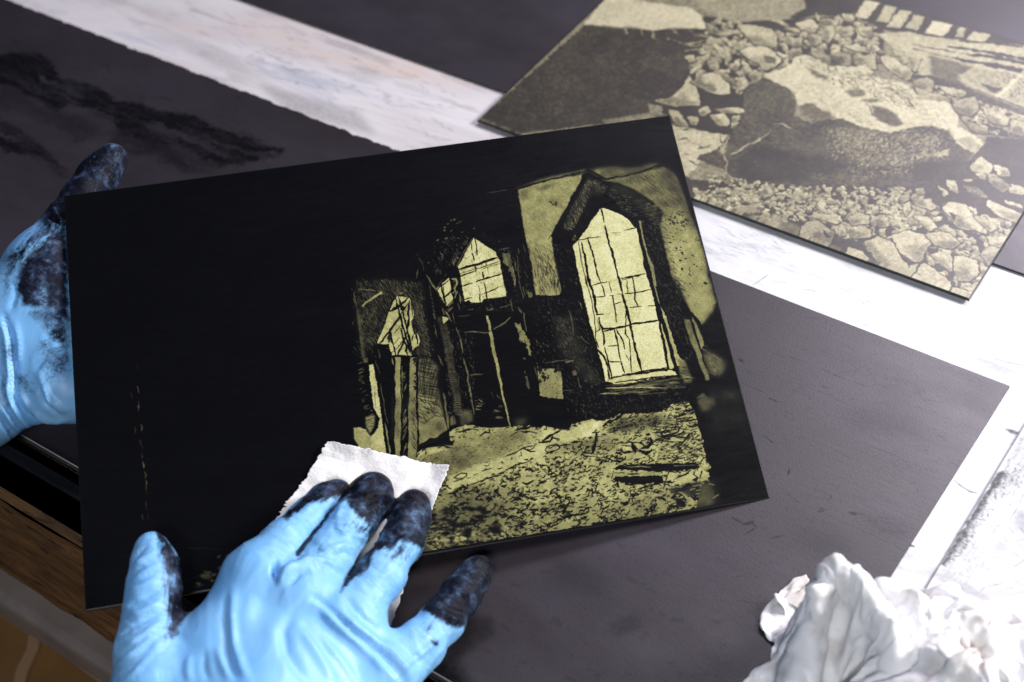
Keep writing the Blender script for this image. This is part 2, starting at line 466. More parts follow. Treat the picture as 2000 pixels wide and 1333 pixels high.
    C.hatch(cc(7, '200,420 420,420 520,900 400,900 60,780 180,600'), 30, 6, .9, .2, ln=8, skip=.4)
    C.hatch(cc(7, '420,240 520,300 640,900 740,1110 560,1110 500,700'), 48, 4, .9, .2, ln=9, skip=.35)
    C.hatch(cc(7, '560,900 700,920 740,1100 600,1180'), 50, 3.4, 1, .26, ln=12, skip=.3)
    L(7, '380,360 410,440 420,560 430,620', 2, .3); L(7, '500,280 515,340', 2.4, .4); L(7, '505,630 580,700', 3, .34)
    L(7, '350,890 425,875', 5, .42); L(7, '140,905 260,880 360,865', 1.4, .35)
    L(7, '370,760 380,700 430,670', 2, .02); L(7, '300,540 340,520 400,510', 2, .02)
    C.poly(cc(7, '45,935 120,965 300,960 310,1120 325,1288 200,1270 80,1250 65,1100'), .55, rough=.6)
    C.dots(cc(7, '50,940 300,960 260,1010 200,1040 80,1120'), 46, 1.4, 3.4, .03)
    C.dots(cc(7, '60,1000 310,1000 320,1280 90,1240'), 60, .5, 1.3, .3)
    L(7, '480,1060 495,1150', 2.2, .3); L(7, '335,1192 440,1185', 1.6, .28); C.dots(cc(7, '420,985 450,985 450,1020 420,1020'), 8, 2, 3, .3)
    # ---- middle window with its pointed head
    Pg(3, '765,368 1050,545 1065,605 1108,665 1120,760 1150,900 1175,1020 1192,1080 1192,1135 1120,1155 1000,1165 900,1190 860,1218 740,1226 700,1200 655,1202 620,1020 592,850 562,740', .9, rough=.3)
    for t, wd in (('560,778 680,745 800,712 950,660 1065,625', 5), ('780,370 800,480 822,582', 3), ('728,440 745,530', 2.4), ('750,570 772,662', 3),
                  ('785,715 800,812', 3), ('925,680 933,724', 2.6), ('865,695 868,720', 2), ('885,810 900,912', 3.2), ('615,1002 740,958', 3), ('793,942 830,925 900,912 1000,880 1135,832', 3.2),
                  ('902,945 930,1090 940,1170', 2.4), ('842,1100 858,1195', 2.8), ('900,1090 1000,1055 1100,1010', 3), ('655,1172 740,1142', 3), ('600,868 790,800', 2.4)):
        L(3, t, wd, jit=.7)
    for t, wd in (('585,835 800,772 1000,710 1112,678', 1.5), ('880,772 1000,735 1110,702', 1.3), ('800,812 808,860', 1), ('830,980 850,1100', 1), ('860,1105 900,1090', 1.4), ('1100,1010 1170,985', 1.4), ('945,740 955,860', .8)):
        L(3, t, wd, .15)
    L(3, '660,1205 700,1195 740,1220 870,1215 900,1190 1000,1165 1190,1140', 4, jit=1.4)
    # small side window
    Pg(3, '285,1030 350,965 440,895 475,1030 470,1070 500,1150 490,1210 400,1262 350,1150', .82, rough=.4)
    L(3, '345,975 375,1110 400,1240', 3); L(3, '370,985 390,1150 410,1240', 1.6); L(3, '375,1152 480,1065', 3.4); L(3, '300,1040 345,990 440,920', 2.4)
    Pg(3, '430,1235 500,1175 490,1290 440,1333', .35)
    L(3, '150,855 220,950 270,1020 330,1140 420,1290 440,1333', 2, .42); L(3, '270,1040 350,1190 430,1300', 3.4, .0); L(3, '430,1290 550,1190', 4, .0)
    L(3, '480,905 530,905 550,960 520,1030 540,1080', 3.4, .55); L(3, '500,1090 545,1040', 3, .5); L(3, '520,1150 560,1060', 3, .45)
    C.hatch(cc(3, '480,900 560,900 580,1100 520,1160 500,1050'), 110, 3, 1.4, .45, ln=10, skip=.2)
    C.hatch(cc(3, '560,900 600,1000 650,1230 590,1230'), 80, 3, 1.2, .22, ln=14, skip=.3); L(3, '580,1080 600,1220', 2.6, .35)
    # gable beams with ribbing
    C.hatch(cc(3, '670,330 710,370 640,500 530,690 450,750 440,720 480,620 570,510 600,450'), 62, 2.3, 1.2, .4, ln=9, skip=.05)
    C.hatch(cc(3, '450,700 540,600 580,620 530,700 470,770'), 62, 2.2, 1.4, .5, ln=10, skip=.05)
    L(3, '750,370 690,470 600,620 545,735', 1.8, .3); L(3, '560,720 640,600 745,385', 1.2, .35)
    C.hatch(cc(3, '250,640 430,470 470,520 330,700 280,700'), 62, 2.8, 1.7, .5, ln=13, skip=.12)
    C.hatch(cc(3, '380,420 470,330 600,300 560,420 480,520 430,480'), 50, 4.5, 1.3, .3, ln=11, skip=.3)
    C.hatch(cc(3, '230,700 330,720 360,830 270,880'), 70, 3.5, 1.3, .34, ln=10, skip=.3)
    C.hatch(cc(3, '270,980 400,820 440,830 290,1020'), -50, 2.6, 1.2, .38, ln=10, skip=.2)
    for x, y, r_ in ((520, 122, 2.6), (480, 135, 2.4), (430, 185, 3), (600, 155, 2.2), (565, 175, 2.4), (385, 230, 2.4), (380, 268, 3.2), (415, 372, 4.2), (300, 398, 4), (475, 275, 1.6), (620, 295, 2), (180, 690, 2.4), (770, 240, 2), (1095, 415, 2.4)):
        L(3, f'{x-8},{y+4} {x+8},{y-4}', r_, .34, taper=False)
    C.hatch(cc(3, '780,270 1000,300 1080,470 1000,460 860,380'), 20, 6, .9, .2, ln=8, skip=.4)
    for a_, b_ in (('20,560 40,600', .25), ('60,640 110,690', .25), ('100,720 125,800', .25), ('45,760 20,880', .2)):
        L(3, a_, 1.6, b_)
    for i in range(12):
        L(3, f'{185+i*6},{940+i*34} {192+i*6},{958+i*34}', 2, .26)
    # splintered post right of it
    Pg(3, '1145,555 1180,570 1220,560 1240,600 1262,690 1275,790 1305,900 1310,1000 1275,900 1255,820 1225,740 1190,720 1150,680', .42, rough=1.3)
    C.hatch(cc(3, '1120,560 1250,560 1300,1000 1240,1000 1150,700'), 62, 4, 1.8, .0, ln=9, skip=.2)
    L(3, '1095,525 1150,515 1230,500', 3, .38, jit=1); L(3, '1275,740 1300,900 1310,1000', 3, .5, jit=1)
    for t in ('1340,600 1345,760 1370,1000 1415,1160', '1300,660 1330,800', '1355,940 1400,1090', '1410,450 1440,560', '1345,500 1360,560', '1325,580 1335,620', '1410,1000 1430,1120', '1350,220 1358,245', '1425,810 1480,890', '1370,860 1400,900'):
        L(3, t, 1.8, .32, jit=.8)
    Pg(3, '1455,1070 1530,1080 1535,1140 1480,1145', .4, rough=.6); L(3, '1450,1050 1490,1055', 2, .4)
    C.hatch(cc(3, '1320,500 1470,500 1590,1100 1440,1160 1380,900'), 80, 6, .9, .2, ln=12, skip=.4)
    # sill shadow with light flecks
    for t in ('950,1305 1010,1290 1030,1280', '1120,1275 1220,1240', '690,1310 760,1300', '1250,1180 1290,1333', '1360,1300 1385,1333', '940,1280 960,1290', '560,1220 590,1300'):
        L(3, t, 3, .3, jit=1.2, wob=.5)
    C.hatch(cc(3, '560,1230 1180,1180 1240,1240 1240,1330 560,1333'), 0, 6, 1.0, .14, ln=10, skip=.5)
    # ---- tall doorway poles and wires
    Pg(4, '608,95 632,100 655,200 680,310 705,440 735,600 770,780 800,950 840,1130 877,1285 862,1290 820,1130 790,1000 745,790 710,650 680,500 655,370 640,270 622,180', .62, rough=.35)
    L(4, '635,262 690,240', 3, .0)
    L(4, '300,102 380,98 430,90', 1.6, .24); L(4, '368,270 450,270 640,276', 2.2, .34); L(4, '690,236 770,195 820,165 875,108', 2.6, .4)
    L(4, '285,235 315,265', 2.4, .34); L(4, '292,240 320,330 340,440 355,500', 3, .36, jit=.8); L(4, '365,560 385,640 405,740 425,860 450,985', 3.2, .4, jit=.8)
    L(4, '448,985 462,1060 478,1165', 2.4, .34); L(4, '430,742 490,735 565,728', 2.4, .32)
    Pg(4, '912,165 935,190 975,180 1000,240 1050,310 1075,370 1085,450 1102,525 1070,515 1055,470 1040,400 1000,385 965,340 965,300 940,240', .5, rough=.9)
    L(4, '965,275 990,260', 2.4, .0); L(4, '1020,360 1030,400', 2.4, 0); L(4, '960,350 990,385', 2, .5)
    L(4, '1015,60 1025,160 1045,260', 2.4, .34); L(4, '960,0 990,70', 4, .3, jit=1.4); L(4, '885,10 900,40', 3, .3)
    L(4, '1040,760 1060,830 1078,885', 5.5, .3); L(4, '1010,550 1030,560', 4.4, .28); L(4, '1130,640 1165,770', 2, .22)
    for x, y in ((1150, 360), (1200, 420), (1230, 470), (1225, 390), (1030, 700)):
        L(4, f'{x},{y} {x+6},{y+16}', 2.6, .28)
    C.hatch(cc(4, '640,1185 700,1120 770,1040 800,1150 790,1220'), 8, 3.6, 2.0, .5, ln=16, skip=.05)
    C.hatch(cc(4, '720,1010 780,1000 790,1100 740,1090'), 8, 3.6, 2.0, .4, ln=8, skip=.1)
    C.hatch(cc(4, '640,930 760,910 780,1000 690,1000'), 55, 3.6, 1.3, .34, ln=12, skip=.2)
    C.hatch(cc(4, '490,980 620,1000 580,1110 490,1110'), 20, 4.4, 1.4, .34, ln=10, skip=.4)
    L(4, '515,1075 560,1075', 3.6, .5); L(4, '500,1108 550,1108', 2.4, .45); L(4, '525,1000 560,1030', 3, .42)
    # ringed trunk
    tr = cc(4, '110,110 145,200 170,330 205,500 230,640 250,800 290,960 310,1180')
    tr2 = np.array(tr)
    C.poly([(x-7, y) for x, y in tr]+[(x+7, y) for x, y in tr[::-1]], .26, soft=2)
    for i in range(60):
        f = i/60*(len(tr)-1); j = int(f); p = tr2[j]+(tr2[j+1]-tr2[j])*(f-j)
        C.line([p+(-8, 1), p+(0, -1.5), p+(8, 1.5)], 1.7, .03, jit=.4)
    L(4, '40,20 55,130', 2, .2); L(4, '60,230 70,320', 2.6, .26); L(4, '90,530 140,640', 2.4, .34); L(4, '140,930 175,1100 205,1310', 4, .4, jit=.5)
    L(4, '235,410 250,480', 2.4, .25); L(4, '240,70 270,180', 1.6, .3); L(4, '305,740 310,900', 2, .16)
    Pg(4, '220,1190 260,1180 290,1270 220,1290', .4, soft=2); Pg(4, '330,1120 440,1120 470,1230 400,1270 330,1290', .3, soft=5)
    Pg(4, '900,1230 1050,1200 1060,1250 960,1290', .2, soft=7)
    Pg(4, '130,100 200,120 200,140 145,185', .75); C.line(cc(4, '130,10 200,100 240,160'), 2, .45); L(4, '175,45 215,130', 1.2, .3); L(4, '150,80 130,30', 4, .35)
    # ---- left bay: cross-hatched ground first
    xh = cc(1, '240,330 640,300 830,320 1080,350 1120,480 1100,640 1150,900 1220,1180 1200,1333') + cc(2, '1300,100 1290,300 1310,500 1370,700 1300,650 1040,560 1040,0') + cc(1, '1000,1240 1060,1100 980,800 940,560 780,510 690,640 560,1000 500,1150 330,1300 250,760')
    C.poly(xh, .07, soft=12)
    C.hatch(xh, 62, 2.3, 1.25, .42, ln=13, skip=.08, gap=.2)
    C.hatch(xh, 28, 3.2, .8, .0, ln=26, skip=.1, gap=.05)
    C.hatch(cc(1, '640,330 900,330 900,500 700,560'), 60, 3, 1.2, .34, ln=16, skip=.2)
    C.hatch(cc(1, '960,560 1100,640 1150,900 1230,1250 1080,1150 990,800'), 30, 2.3, 1, .33, ln=10, skip=.15)
    cross = cc(2, '1040,0 1200,0 1300,100 1290,300 1320,520 1380,740 1250,740 1150,720 1040,650')
    C.poly(cross, .38, soft=3)
    C.poly(cc(2, '1040,480 1300,560 1380,760 1250,760 1130,850 1040,850'), .55, soft=5)
    C.hatch(cc(2, '1040,-60 1310,-60 1330,600 1300,660 1040,560'), 12, 2.3, 1.35, .0, ln=60, gap=0, spread=.04)
    C.hatch(cc(2, '1040,-60 1300,-60 1330,600 1300,640 1040,500'), 100, 2.6, 1.35, .0, ln=60, gap=0, spread=.05)
    C.hatch(cc(2, '1040,480 1320,580 1380,760 1250,780 1130,850 1040,860'), 45, 3.4, 1.5, .02, ln=16, gap=.25, spread=.2)
    C.hatch(cc(2, '1040,520 1320,560 1380,720 1200,740 1040,740'), 20, 4.4, 1.4, .02, ln=12, gap=.5, spread=.3)
    # left bay: window, floor wedge, posts
    C.poly(cc(2, '1040,800 1130,850 1260,760 1380,760 1430,930 1300,1030 1180,1090 1045,1150'), .5, soft=1.5)
    C.poly(cc(2, '1250,820 1380,840 1420,930 1300,960'), .38, soft=6); C.poly(cc(2, '1050,950 1180,930 1160,1000 1060,1080'), .42, soft=6)
    Pg(2, '400,95 455,80 470,170 500,300 530,500 552,650 570,800 600,1000 632,1270 400,1250 270,1240 262,1130 215,1050 205,900 290,905 360,930 390,990 430,1025 470,990 520,900 538,790 470,650 440,420 425,330', .78, rough=.4)
    Pg(2, '210,900 350,930 430,1020 420,1230 280,1235 262,1120 220,1050', .6, soft=4, alpha=.8)
    Pg(2, '170,1170 250,1140 262,1225 200,1200', .3, soft=1.5)
    Pg(1, '775,520 905,545 930,545 950,600 975,690 995,780 965,850 955,880 975,960 995,1020 1040,1015 1065,1110 1050,1170 975,1245 975,1300 700,1300 685,1240 655,1140 640,1150 570,1152 512,1140 560,1000 620,880 668,730 700,650 742,560', .78, rough=.4)
    Pg(1, '640,1060 690,980 700,1060 670,1130', .1, soft=1)
    for t, wd in (('750,560 790,700 830,850 880,1030 930,1200 970,1300', 4.5), ('780,520 830,660 880,850 915,1000 945,1150 975,1290', 3.4), ('930,590 925,750 920,850 905,1000 860,1110 780,1290', 3.4),
                  ('680,720 790,670 860,600 905,545', 4.5), ('530,1150 640,1020 740,880 830,740 930,610', 2.6), ('550,1150 680,990 810,800', 1.8), ('675,950 700,1060 720,1160 750,1290', 3.6),
                  ('825,950 850,1080 890,1180 910,1290', 3.4), ('970,830 985,900', 2.4), ('985,1030 960,1110', 2), ('1020,1020 1035,1150', 3.4), ('990,900 1000,1020', 4.4), ('880,1010 910,1120', 3),
                  ('740,1130 800,1070', 1.6), ('720,1150 760,1120', 1.6), ('740,1010 810,920', 1.4), ('950,860 1000,790', 2.6), ('910,660 925,850', 2), ('690,1270 725,1240', 2), ('760,1220 870,1060', 1.6), ('975,1240 1040,1180', 2.4), ('800,1260 870,1190', 1.4), ('950,560 975,800', 1.6)):
        L(1, t, wd, jit=.7)
    C.dots(cc(1, '820,670 845,670 845,695 820,695'), 5, 1.6, 2, .03)
    C.hatch(cc(1, '640,1060 700,1000 700,1130 650,1140'), 60, 2, 1.4, .0, ln=6)
    C.hatch(cc(1, '950,860 1010,880 1030,1020 990,1020'), 30, 2.4, 1.2, .42, ln=7)
    C.dots(cc(1, '800,480 850,480 850,500 800,505'), 5, 1.4, 2, .35)
    L(1, '275,430 360,435 500,458', 2.2, .5, jit=.5); L(1, '520,462 570,462', 1.8, .4)
    Pg(1, '300,655 360,600 470,530 560,465 585,470 570,495 470,560 380,620 320,670', .62, rough=.4)
    L(1, '590,400 610,425', 1.6, .35); L(1, '600,490 580,510', 1.6, .4)
    for t, v in (('215,480 220,560 240,650 260,760', .26), ('255,780 280,900 290,1050 310,1180 340,1333', .34), ('205,560 250,700', .2), ('525,1220 540,1320', .3), ('1150,250 1210,350 1280,450', .42), ('1015,300 1040,180', .24), ('1050,35 1110,120', .26), ('1540,930 1600,1100', .3)):
        L(1, t, 2.6, v, jit=.6)
    C.poly(cc(1, '245,650 290,800 330,1100 360,1333 310,1333 285,1050 250,800'), .26, soft=3)
    for i in range(14):
        L(1, f'{1190+i*7},{400+i*50} {1204+i*7},{425+i*50}', 2.2, .24)
    C.hatch(cc(1, '230,1080 300,1180 300,1333 200,1333'), 55, 4, 1, .22, ln=8, skip=.3)
    Pg(2, '730,-10 812,-10 815,200 822,420 830,600 822,800 818,1000 815,1333 742,1310 728,1100 722,1000 735,700 732,300', .58, soft=1)
    C.poly(cc(2, '740,500 820,500 822,1050 735,1050'), .36, soft=8, alpha=.8)
    Pg(2, '940,-10 1032,-10 1030,400 1022,600 1045,900 1045,1000 1020,1333 915,1333 905,1000 912,800 925,600 935,300', .5, soft=1)
    C.poly(cc(2, '930,500 1020,500 1040,800 920,850'), .4, soft=8, alpha=.7)
    C.dots(cc(2, '980,0 1030,0 1030,480 990,480'), 26, 1.0, 2.4, .04)
    C.hatch(cc(2, '838,90 860,110 910,260 905,400 850,440'), 118, 3.6, 2.4, .5, ln=12, skip=.1)
    C.hatch(cc(2, '838,640 900,680 905,1333 830,1333'), 118, 3.2, 2.3, .55, ln=18, skip=.05, spread=.05)
    L(2, '838,100 835,400 832,640', 2, .5)
    C.hatch(cc(2, '960,520 1025,520 1045,900 1020,1333 960,1300'), 62, 3.2, 1.8, .02, ln=16, skip=.1, spread=.06)
    L(2, '822,0 828,600 820,1333', 2.6, 0); L(2, '1034,0 1030,600 1050,950 1030,1333', 4, 0); L(2, '905,640 910,1333', 3, 0); L(2, '735,0 738,600 725,1000 745,1320', 2.4, 0)
    L(1, '715,1300 850,1305 1030,1305', 3, 0); L(1, '940,1300 960,1240', 3, .6)
    L(2, '610,845 640,960 660,1100 685,1270', 2.6, .5, jit=.4); L(2, '545,330 580,480 620,720 650,850', 1.4, .26); L(2, '490,30 540,200', 1.6, .2)
    L(2, '480,370 490,560 490,650', .9, .3)
    L(2, '700,0 715,90', 2.4, .5); Pg(2, '320,0 390,-10 380,60 340,60', .34, soft=1.5)
    C.hatch(cc(2, '245,0 330,60 340,300 420,600 470,760 400,770 330,640 280,420'), -18, 3.3, 2.0, .42, ln=13, skip=.1)
    C.poly(cc(2, '360,760 470,740 480,850 440,960 420,980 370,900'), .52, soft=2)
    C.hatch(cc(2, '360,750 480,750 470,880 430,960 370,880'), -15, 3, 1.4, .05, ln=10, skip=.2)
    C.hatch(cc(2, '1350,350 1560,350 1600,800 1480,840 1380,600'), 85, 7, 1, .16, ln=12, skip=.4)
    L(2, '1380,470 1400,600 1420,760 1445,920', 2.4, .4, jit=.5)
    # wedge shadow between wall and floor
    L(2, '1040,1165 1150,1110 1260,1060 1400,1000 1450,960', 8, .02, jit=1.4)
    # ---- rubble floor
    fl = cc('a', '232,830 300,790 400,760 520,740 620,760 700,775 650,700 660,560 720,520 800,490 870,470 960,465 1060,500 1200,515 1300,500 1420,488 1560,485 1640,500 1700,465 1770,515 1880,488 2000,500') + \
         cc('b', '60,495 150,508 250,540 340,530 380,460 520,415 600,390 700,415 780,420 860,390 920,365 1000,315 1100,325 1200,318 1300,325 1500,300 1620,240 1700,190 1900,170 1950,250') + \
         cc('c', '800,150 850,350 890,520 920,700 975,765 950,850 945,935 880,960 870,1010 860,1080 820,1160 800,1220 700,1260') + \
         [(1300, 1001), (1200, 1019), (1100, 1036), (1000, 1052), (920, 1066), (850, 1078), (826, 1060), (800, 960), (812, 905)]
    C.poly(fl, .70, soft=1, rough=.9)
    flm = C.mask(fl)
    # tone patches
    C.poly(cc('a', '300,900 700,720 1300,560 1700,520 1700,640 1500,780 1150,920 900,1050 700,1100 300,960'), .46, soft=14, alpha=.85)
    C.poly(cc('a', '350,940 800,830 1000,860 900,1010 760,1060 400,1000'), .34, soft=14, alpha=.7)
    C.poly(cc('b', '200,700 640,640 900,600 1000,700 900,800 600,830 300,820 100,900'), .48, soft=12, alpha=.8)
    C.poly(cc('b', '1000,380 1500,330 1700,400 1400,520 1000,560 820,520'), .26, soft=10, alpha=.85)
    C.poly(cc('d', '150,760 400,560 700,480 1000,470 1050,640 950,850 1000,960 700,1100 200,1160 60,1180'), .34, soft=16, alpha=.9)
    C.poly(cc('d', '400,400 800,300 850,450 650,500 380,520'), .52, soft=10, alpha=.8)
    C.poly(cc('d', '1500,560 1900,540 2000,620 1800,760 1560,700'), .5, soft=12, alpha=.7)
    C.poly([(812, 905), (1000, 960), (1050, 1050), (826, 1090), (800, 960)], .40, soft=22, alpha=.7)
    C.poly([(1050, 1020), (1390, 940), (1400, 1000), (1000, 1075)], .46, soft=14, alpha=.6)
    # bright tracks
    C.poly(cc('a', '640,1150 1000,1000 1400,880 1600,800 1800,760 1900,690 2000,640 2000,720 1850,880 1500,1000 1150,1180 850,1270 650,1333 540,1310'), .76, soft=4)
    C.poly(cc('a', '240,830 480,770 640,790 480,830 300,860 240,860'), .78, soft=2)
    C.poly(cc('b', '0,520 350,540 520,430 780,430 660,560 600,640 300,690 0,700'), .82, soft=3)
    # dark base of the wall
    for i in range(60):
        t = i/60; x = 1180+t*190; y = 806-t*25+rng.normal(0, 4)
        C.line([(x, y), (x+8, y-3)], 3.5, .05, alpha=.7)
    # dashes: upper left small, turning to curls lower right
    def mark(x, y, s_):
        r_ = rng.random()
        a0 = math.radians(-16)+rng.normal(0, .3)
        d = np.array([math.cos(a0), math.sin(a0)]); n = np.array([-d[1], d[0]])
        p = np.array([x, y])
        if r_ < .45:
            C.line([p-d*s_*2.2, p+n*rng.normal(0, s_*.6), p+d*s_*2.2], s_*(.8+.8*rng.random()), .03, jit=.6)
        elif r_ < .88:
            k = s_*(1.3+2.6*rng.random()**2); up = -1 if rng.random() < .7 else 1
            pts = [p+d*k*math.cos(t)*1.3+n*up*k*.9*math.sin(t) for t in np.linspace(.2*rng.random(), 1.6+1.6*rng.random(), 6)]
            C.line(pts, s_*(.7+.7*rng.random()), .03, jit=.5, wob=.45)
        elif r_ < .91:
            k = s_*(1+rng.random())
            C.line([p+d*k*1.3*math.cos(t)+n*k*math.sin(t) for t in np.linspace(0, 6.3, 9)], s_*.7, .03, jit=.2)
        else:
            C.line([p+rng.normal(0, s_*1.5, 2) for _ in range(4)], s_*.9, .03)
    bright = [cc('a', '640,1150 1000,1000 1400,880 1600,800 1900,690 2000,640 2000,700 1850,880 1500,1000 1150,1160 850,1250 600,1300'),
              cc('b', '0,520 350,540 520,430 780,430 660,560 600,640 300,690 0,700'), cc('a', '240,830 480,770 640,790 480,830 300,870 240,860')]
    bright = [np.array(b) for b in bright]
    fla = np.array(fl)
    lo, hi = fla.min(0), fla.max(0)
    n = 0
    zone_small = np.array(cc('a', '240,860 700,780 700,600 1100,520 1700,520 2000,560 1800,700 1300,900 900,1080 640,1130 400,1020'))
    while n < 2100:
        p = lo+(hi-lo)*rng.random(2)
        if not inside(fla, p): continue
        if any(inside(b, p) for b in bright) and rng.random() > .07: continue
        n += 1
        if inside(zone_small, p):
            a0 = math.radians(-8+rng.normal(0, 8)); L_ = 1.5+rng.random()*4
            C.line([p, p+(L_*math.cos(a0), L_*math.sin(a0))], .9+1.5*rng.random()**2, .06, alpha=.9)
        else:
            s_ = 1.3+1.1*np.clip((p[1]-880)/150, 0, 1)*rng.random()+.6*rng.random()
            mark(p[0], p[1], s_*(.90+.25*(rng.random() < .2)))
    # right edge: long slatted stones
    rs = np.array(cc('c', '560,160 780,60 850,350 910,640 900,760 560,760 440,560 300,420 300,330'))
    C.hatch(rs, -12, 4.4, 2.3, .03, alpha=.95, ln=26, gap=.35, spread=.25)
    C.hatch(rs, 25, 11, 1.9, .03, alpha=.95, ln=16, gap=.8, spread=.4)
    C.hatch(cc('c', '560,20 760,30 800,160 700,150 560,100'), -15, 4, 3, .0, ln=22, skip=.2)
    C.poly(cc('b', '700,880 960,800 1000,720 1300,680 1330,760 1260,830 1560,830 1450,860 1060,870 840,930'), .08, soft=1.6, alpha=.0)
    # planks
    Pg('b', '905,1040 1000,990 1300,975 2000,960 2000,1050 1600,1075 1540,1080 1400,1075 1100,1050 940,1060', .02, rough=.8)
    Pg('c', '200,745 600,740 830,755 835,790 600,795 300,790 180,780', .02, rough=.6)
    Pg('b', '900,1170 1000,1135 1200,1130 1560,1120 1570,1220 1400,1240 1200,1250 1000,1210', .02, rough=1)
    Pg('b', '930,1070 1400,1080 1560,1100 1540,1125 1250,1130 1000,1135 900,1160', .62, rough=.8)
    for t in ('940,1090 1060,1092', '1100,1105 1260,1105', '1000,1150 1120,1150', '930,1060 890,1170', '1640,1080 1600,1200 1570,1300', '1780,1080 1640,1080', '1700,1190 1930,1060', '1230,1310 1400,1250 1600,1210 1700,1220', '1880,1100 1980,1140'):
        L('b', t, 2.6, .02, jit=.8)
    L('b', '1080,1010 1400,1020', 2, .5); L('b', '1700,1000 1990,1000', 1.6, .4)
    Pg('b', '1640,1090 1780,1085 1700,1180 1600,1205', .7); Pg('b', '1700,1190 1950,1080 1990,1150 1880,1230 1750,1220', .72)
    Pg('c', '840,760 970,765 960,795 850,790', .6, soft=1.5); Pg('c', '800,810 860,820 850,880 780,860', .7); Pg('c', '890,830 940,870 950,930 870,910', .62, soft=2)
    L('c', '800,815 780,860 860,905', 2, 0); L('c', '880,820 855,890', 4.5, 0)
    Pg('b', '1040,752 1170,748 1168,800 1040,800', .78)
    for t, wd in (('985,700 1040,715 1130,700 1290,700 1330,740', 3), ('1030,740 1170,745', 2.2), ('1170,720 1200,810', 10), ('1400,640 1420,700 1370,760 1280,770', 6), ('1010,800 1060,830 1180,810', 4), ('1270,800 1340,840 1420,800', 7), ('960,830 1040,860', 6),
                  ('800,880 900,935 1000,950 1070,910 1080,880', 3), ('905,880 960,905 1060,915', 3), ('750,960 780,930 850,930', 2.4), ('700,570 690,650 670,740 650,835', 5), ('510,860 560,880 680,885', 2.4), ('505,850 520,838 640,838', 2.2),
                  ('540,795 570,765 640,742', 2), ('690,745 740,745 760,765 720,785', 2), ('1180,945 1230,910 1290,905', 2), ('1290,930 1340,945 1380,915', 2.2), ('1380,880 1440,940 1380,940', 2.2), ('1570,640 1640,650 1700,600', 2.6), ('1440,700 1560,630 1740,600 1870,560', 3),
                  ('1560,560 1560,620', 3), ('1700,620 1870,640 1950,560', 2.6), ('790,480 870,420 960,390 1040,330', 4), ('830,545 900,520 1050,500 1250,460', 2.4), ('1080,395 1140,375 1200,368', 2.6), ('30,800 50,750 180,720 220,740 380,725', 2.2), ('30,800 60,825 180,800 220,765 190,740 60,770', 2.2),
                  ('0,680 100,610 220,540', 4), ('0,700 60,695', 2.6), ('100,630 200,655', 3), ('360,695 520,680', 2.8)):
        L('b', t, wd, .02, jit=.6)
    for t, wd in (('330,440 440,405 600,330 700,300 900,230 1060,165 1200,85 1420,5', 2.0), ('440,275 550,235', 2.2), ('440,225 540,160 610,165 600,190 560,220 480,240', 2), ('550,420 700,385', 2.4), ('720,300 790,270', 1.6), ('600,225 660,218', 2), ('705,190 760,170', 2.4), ('810,135 940,105', 2.6), ('960,210 1060,200', 2.4),
                  ('1340,290 1400,305 1480,260', 4), ('1800,190 1860,165 1920,190 1920,230 1840,240', 2.2), ('1820,90 1950,60', 2)):
        L('d', t, wd, .04, jit=.6)
    for t, wd in (('240,800 400,755 520,735 620,750 690,770', 2.4), ('780,570 860,535 960,522 1030,540', 3.4), ('1050,620 1120,565 1180,575 1170,520', 3), ('1380,885 1500,840 1620,770 1750,740', 2.2), ('1620,780 1700,820 1770,815', 4), ('1510,540 1600,520 1700,500', 4), ('1600,560 1700,560 1790,572', 3), ('1820,700 1960,690 2000,600', 3),
                  ('1440,620 1560,550', 2.4), ('1585,825 1590,875', 2.4), ('1560,875 1600,875', 2), ('250,750 420,700 560,650 620,600', 5)):
        L('a', t, wd, .03, jit=.6)
    Pg('a', '560,690 650,670 710,690 690,740 590,720', .03, soft=1.5); Pg('a', '590,730 690,745 700,770', .7)
    for x, y, r_ in ((1610, 270, 6), (1270, 500, 6.5), (1460, 490, 6), (1800, 460, 6), (770, 740, 6), (900, 500, 6), (1040, 700, 6), (1450, 650, 5)):
        C.poly(cc('d', f'{x-r_*7},{y} {x-r_*2},{y-r_*4} {x+r_*6},{y-r_*3} {x+r_*7},{y+r_*3} {x},{y+r_*5}'), .03, soft=1.6, rough=1.4, alpha=.9)
    for i in range(75):
        x, y = 130+rng.random()*880, 600+rng.random()*540
        k = 14+rng.random()*38
        C.poly(cc('d', f'{x-k*1.6},{y+4} {x-k*.3},{y-k*.7} {x+k*1.5},{y-k*.4} {x+k},{y+k*.6}'), .03, soft=2.2, rough=1.2, alpha=.85)
    for i in range(30):
        x = 150+rng.random()*1000; y = 1150-x*.16-rng.random()*110; k = 18+rng.random()*26
        C.poly(cc('d', f'{x-k},{y} {x},{y-k*.6} {x+k},{y-k*.3} {x+k*.6},{y+k*.5}'), .5+.2*rng.random(), soft=1.4, rough=.6)
    # dark corner stones fading out at the right
    C.poly(cc('c', '560,1130 640,1120 700,1200 600,1210'), .02, soft=2)
    C.poly(cc('c', '500,1010 700,960 870,930 870,1020 860,1100 720,1100 640,1050 520,1060'), .05, soft=3, alpha=.85)
    for t in ('760,985 860,970 870,1000', '740,1030 800,1010', '820,1035 870,1030', '960,960 1020,975', '1000,1120 1060,1080', '800,1080 850,1070', '520,1000 640,990'):
        L('c', t, 2.6, .5, jit=.8)
    C.poly(cc('c', '940,1150 980,1150 970,1170 945,1170'), .3, soft=1)
    # faint plate tone right of the drawing
    Pg('c', '830,0 990,-10 1040,60 960,130 880,140', .32, soft=8)
    C.poly(cc('c', '960,60 1380,60 1440,360 1200,300 1000,420'), .07, soft=18)
    L('c', '0,0', 1) if False else None
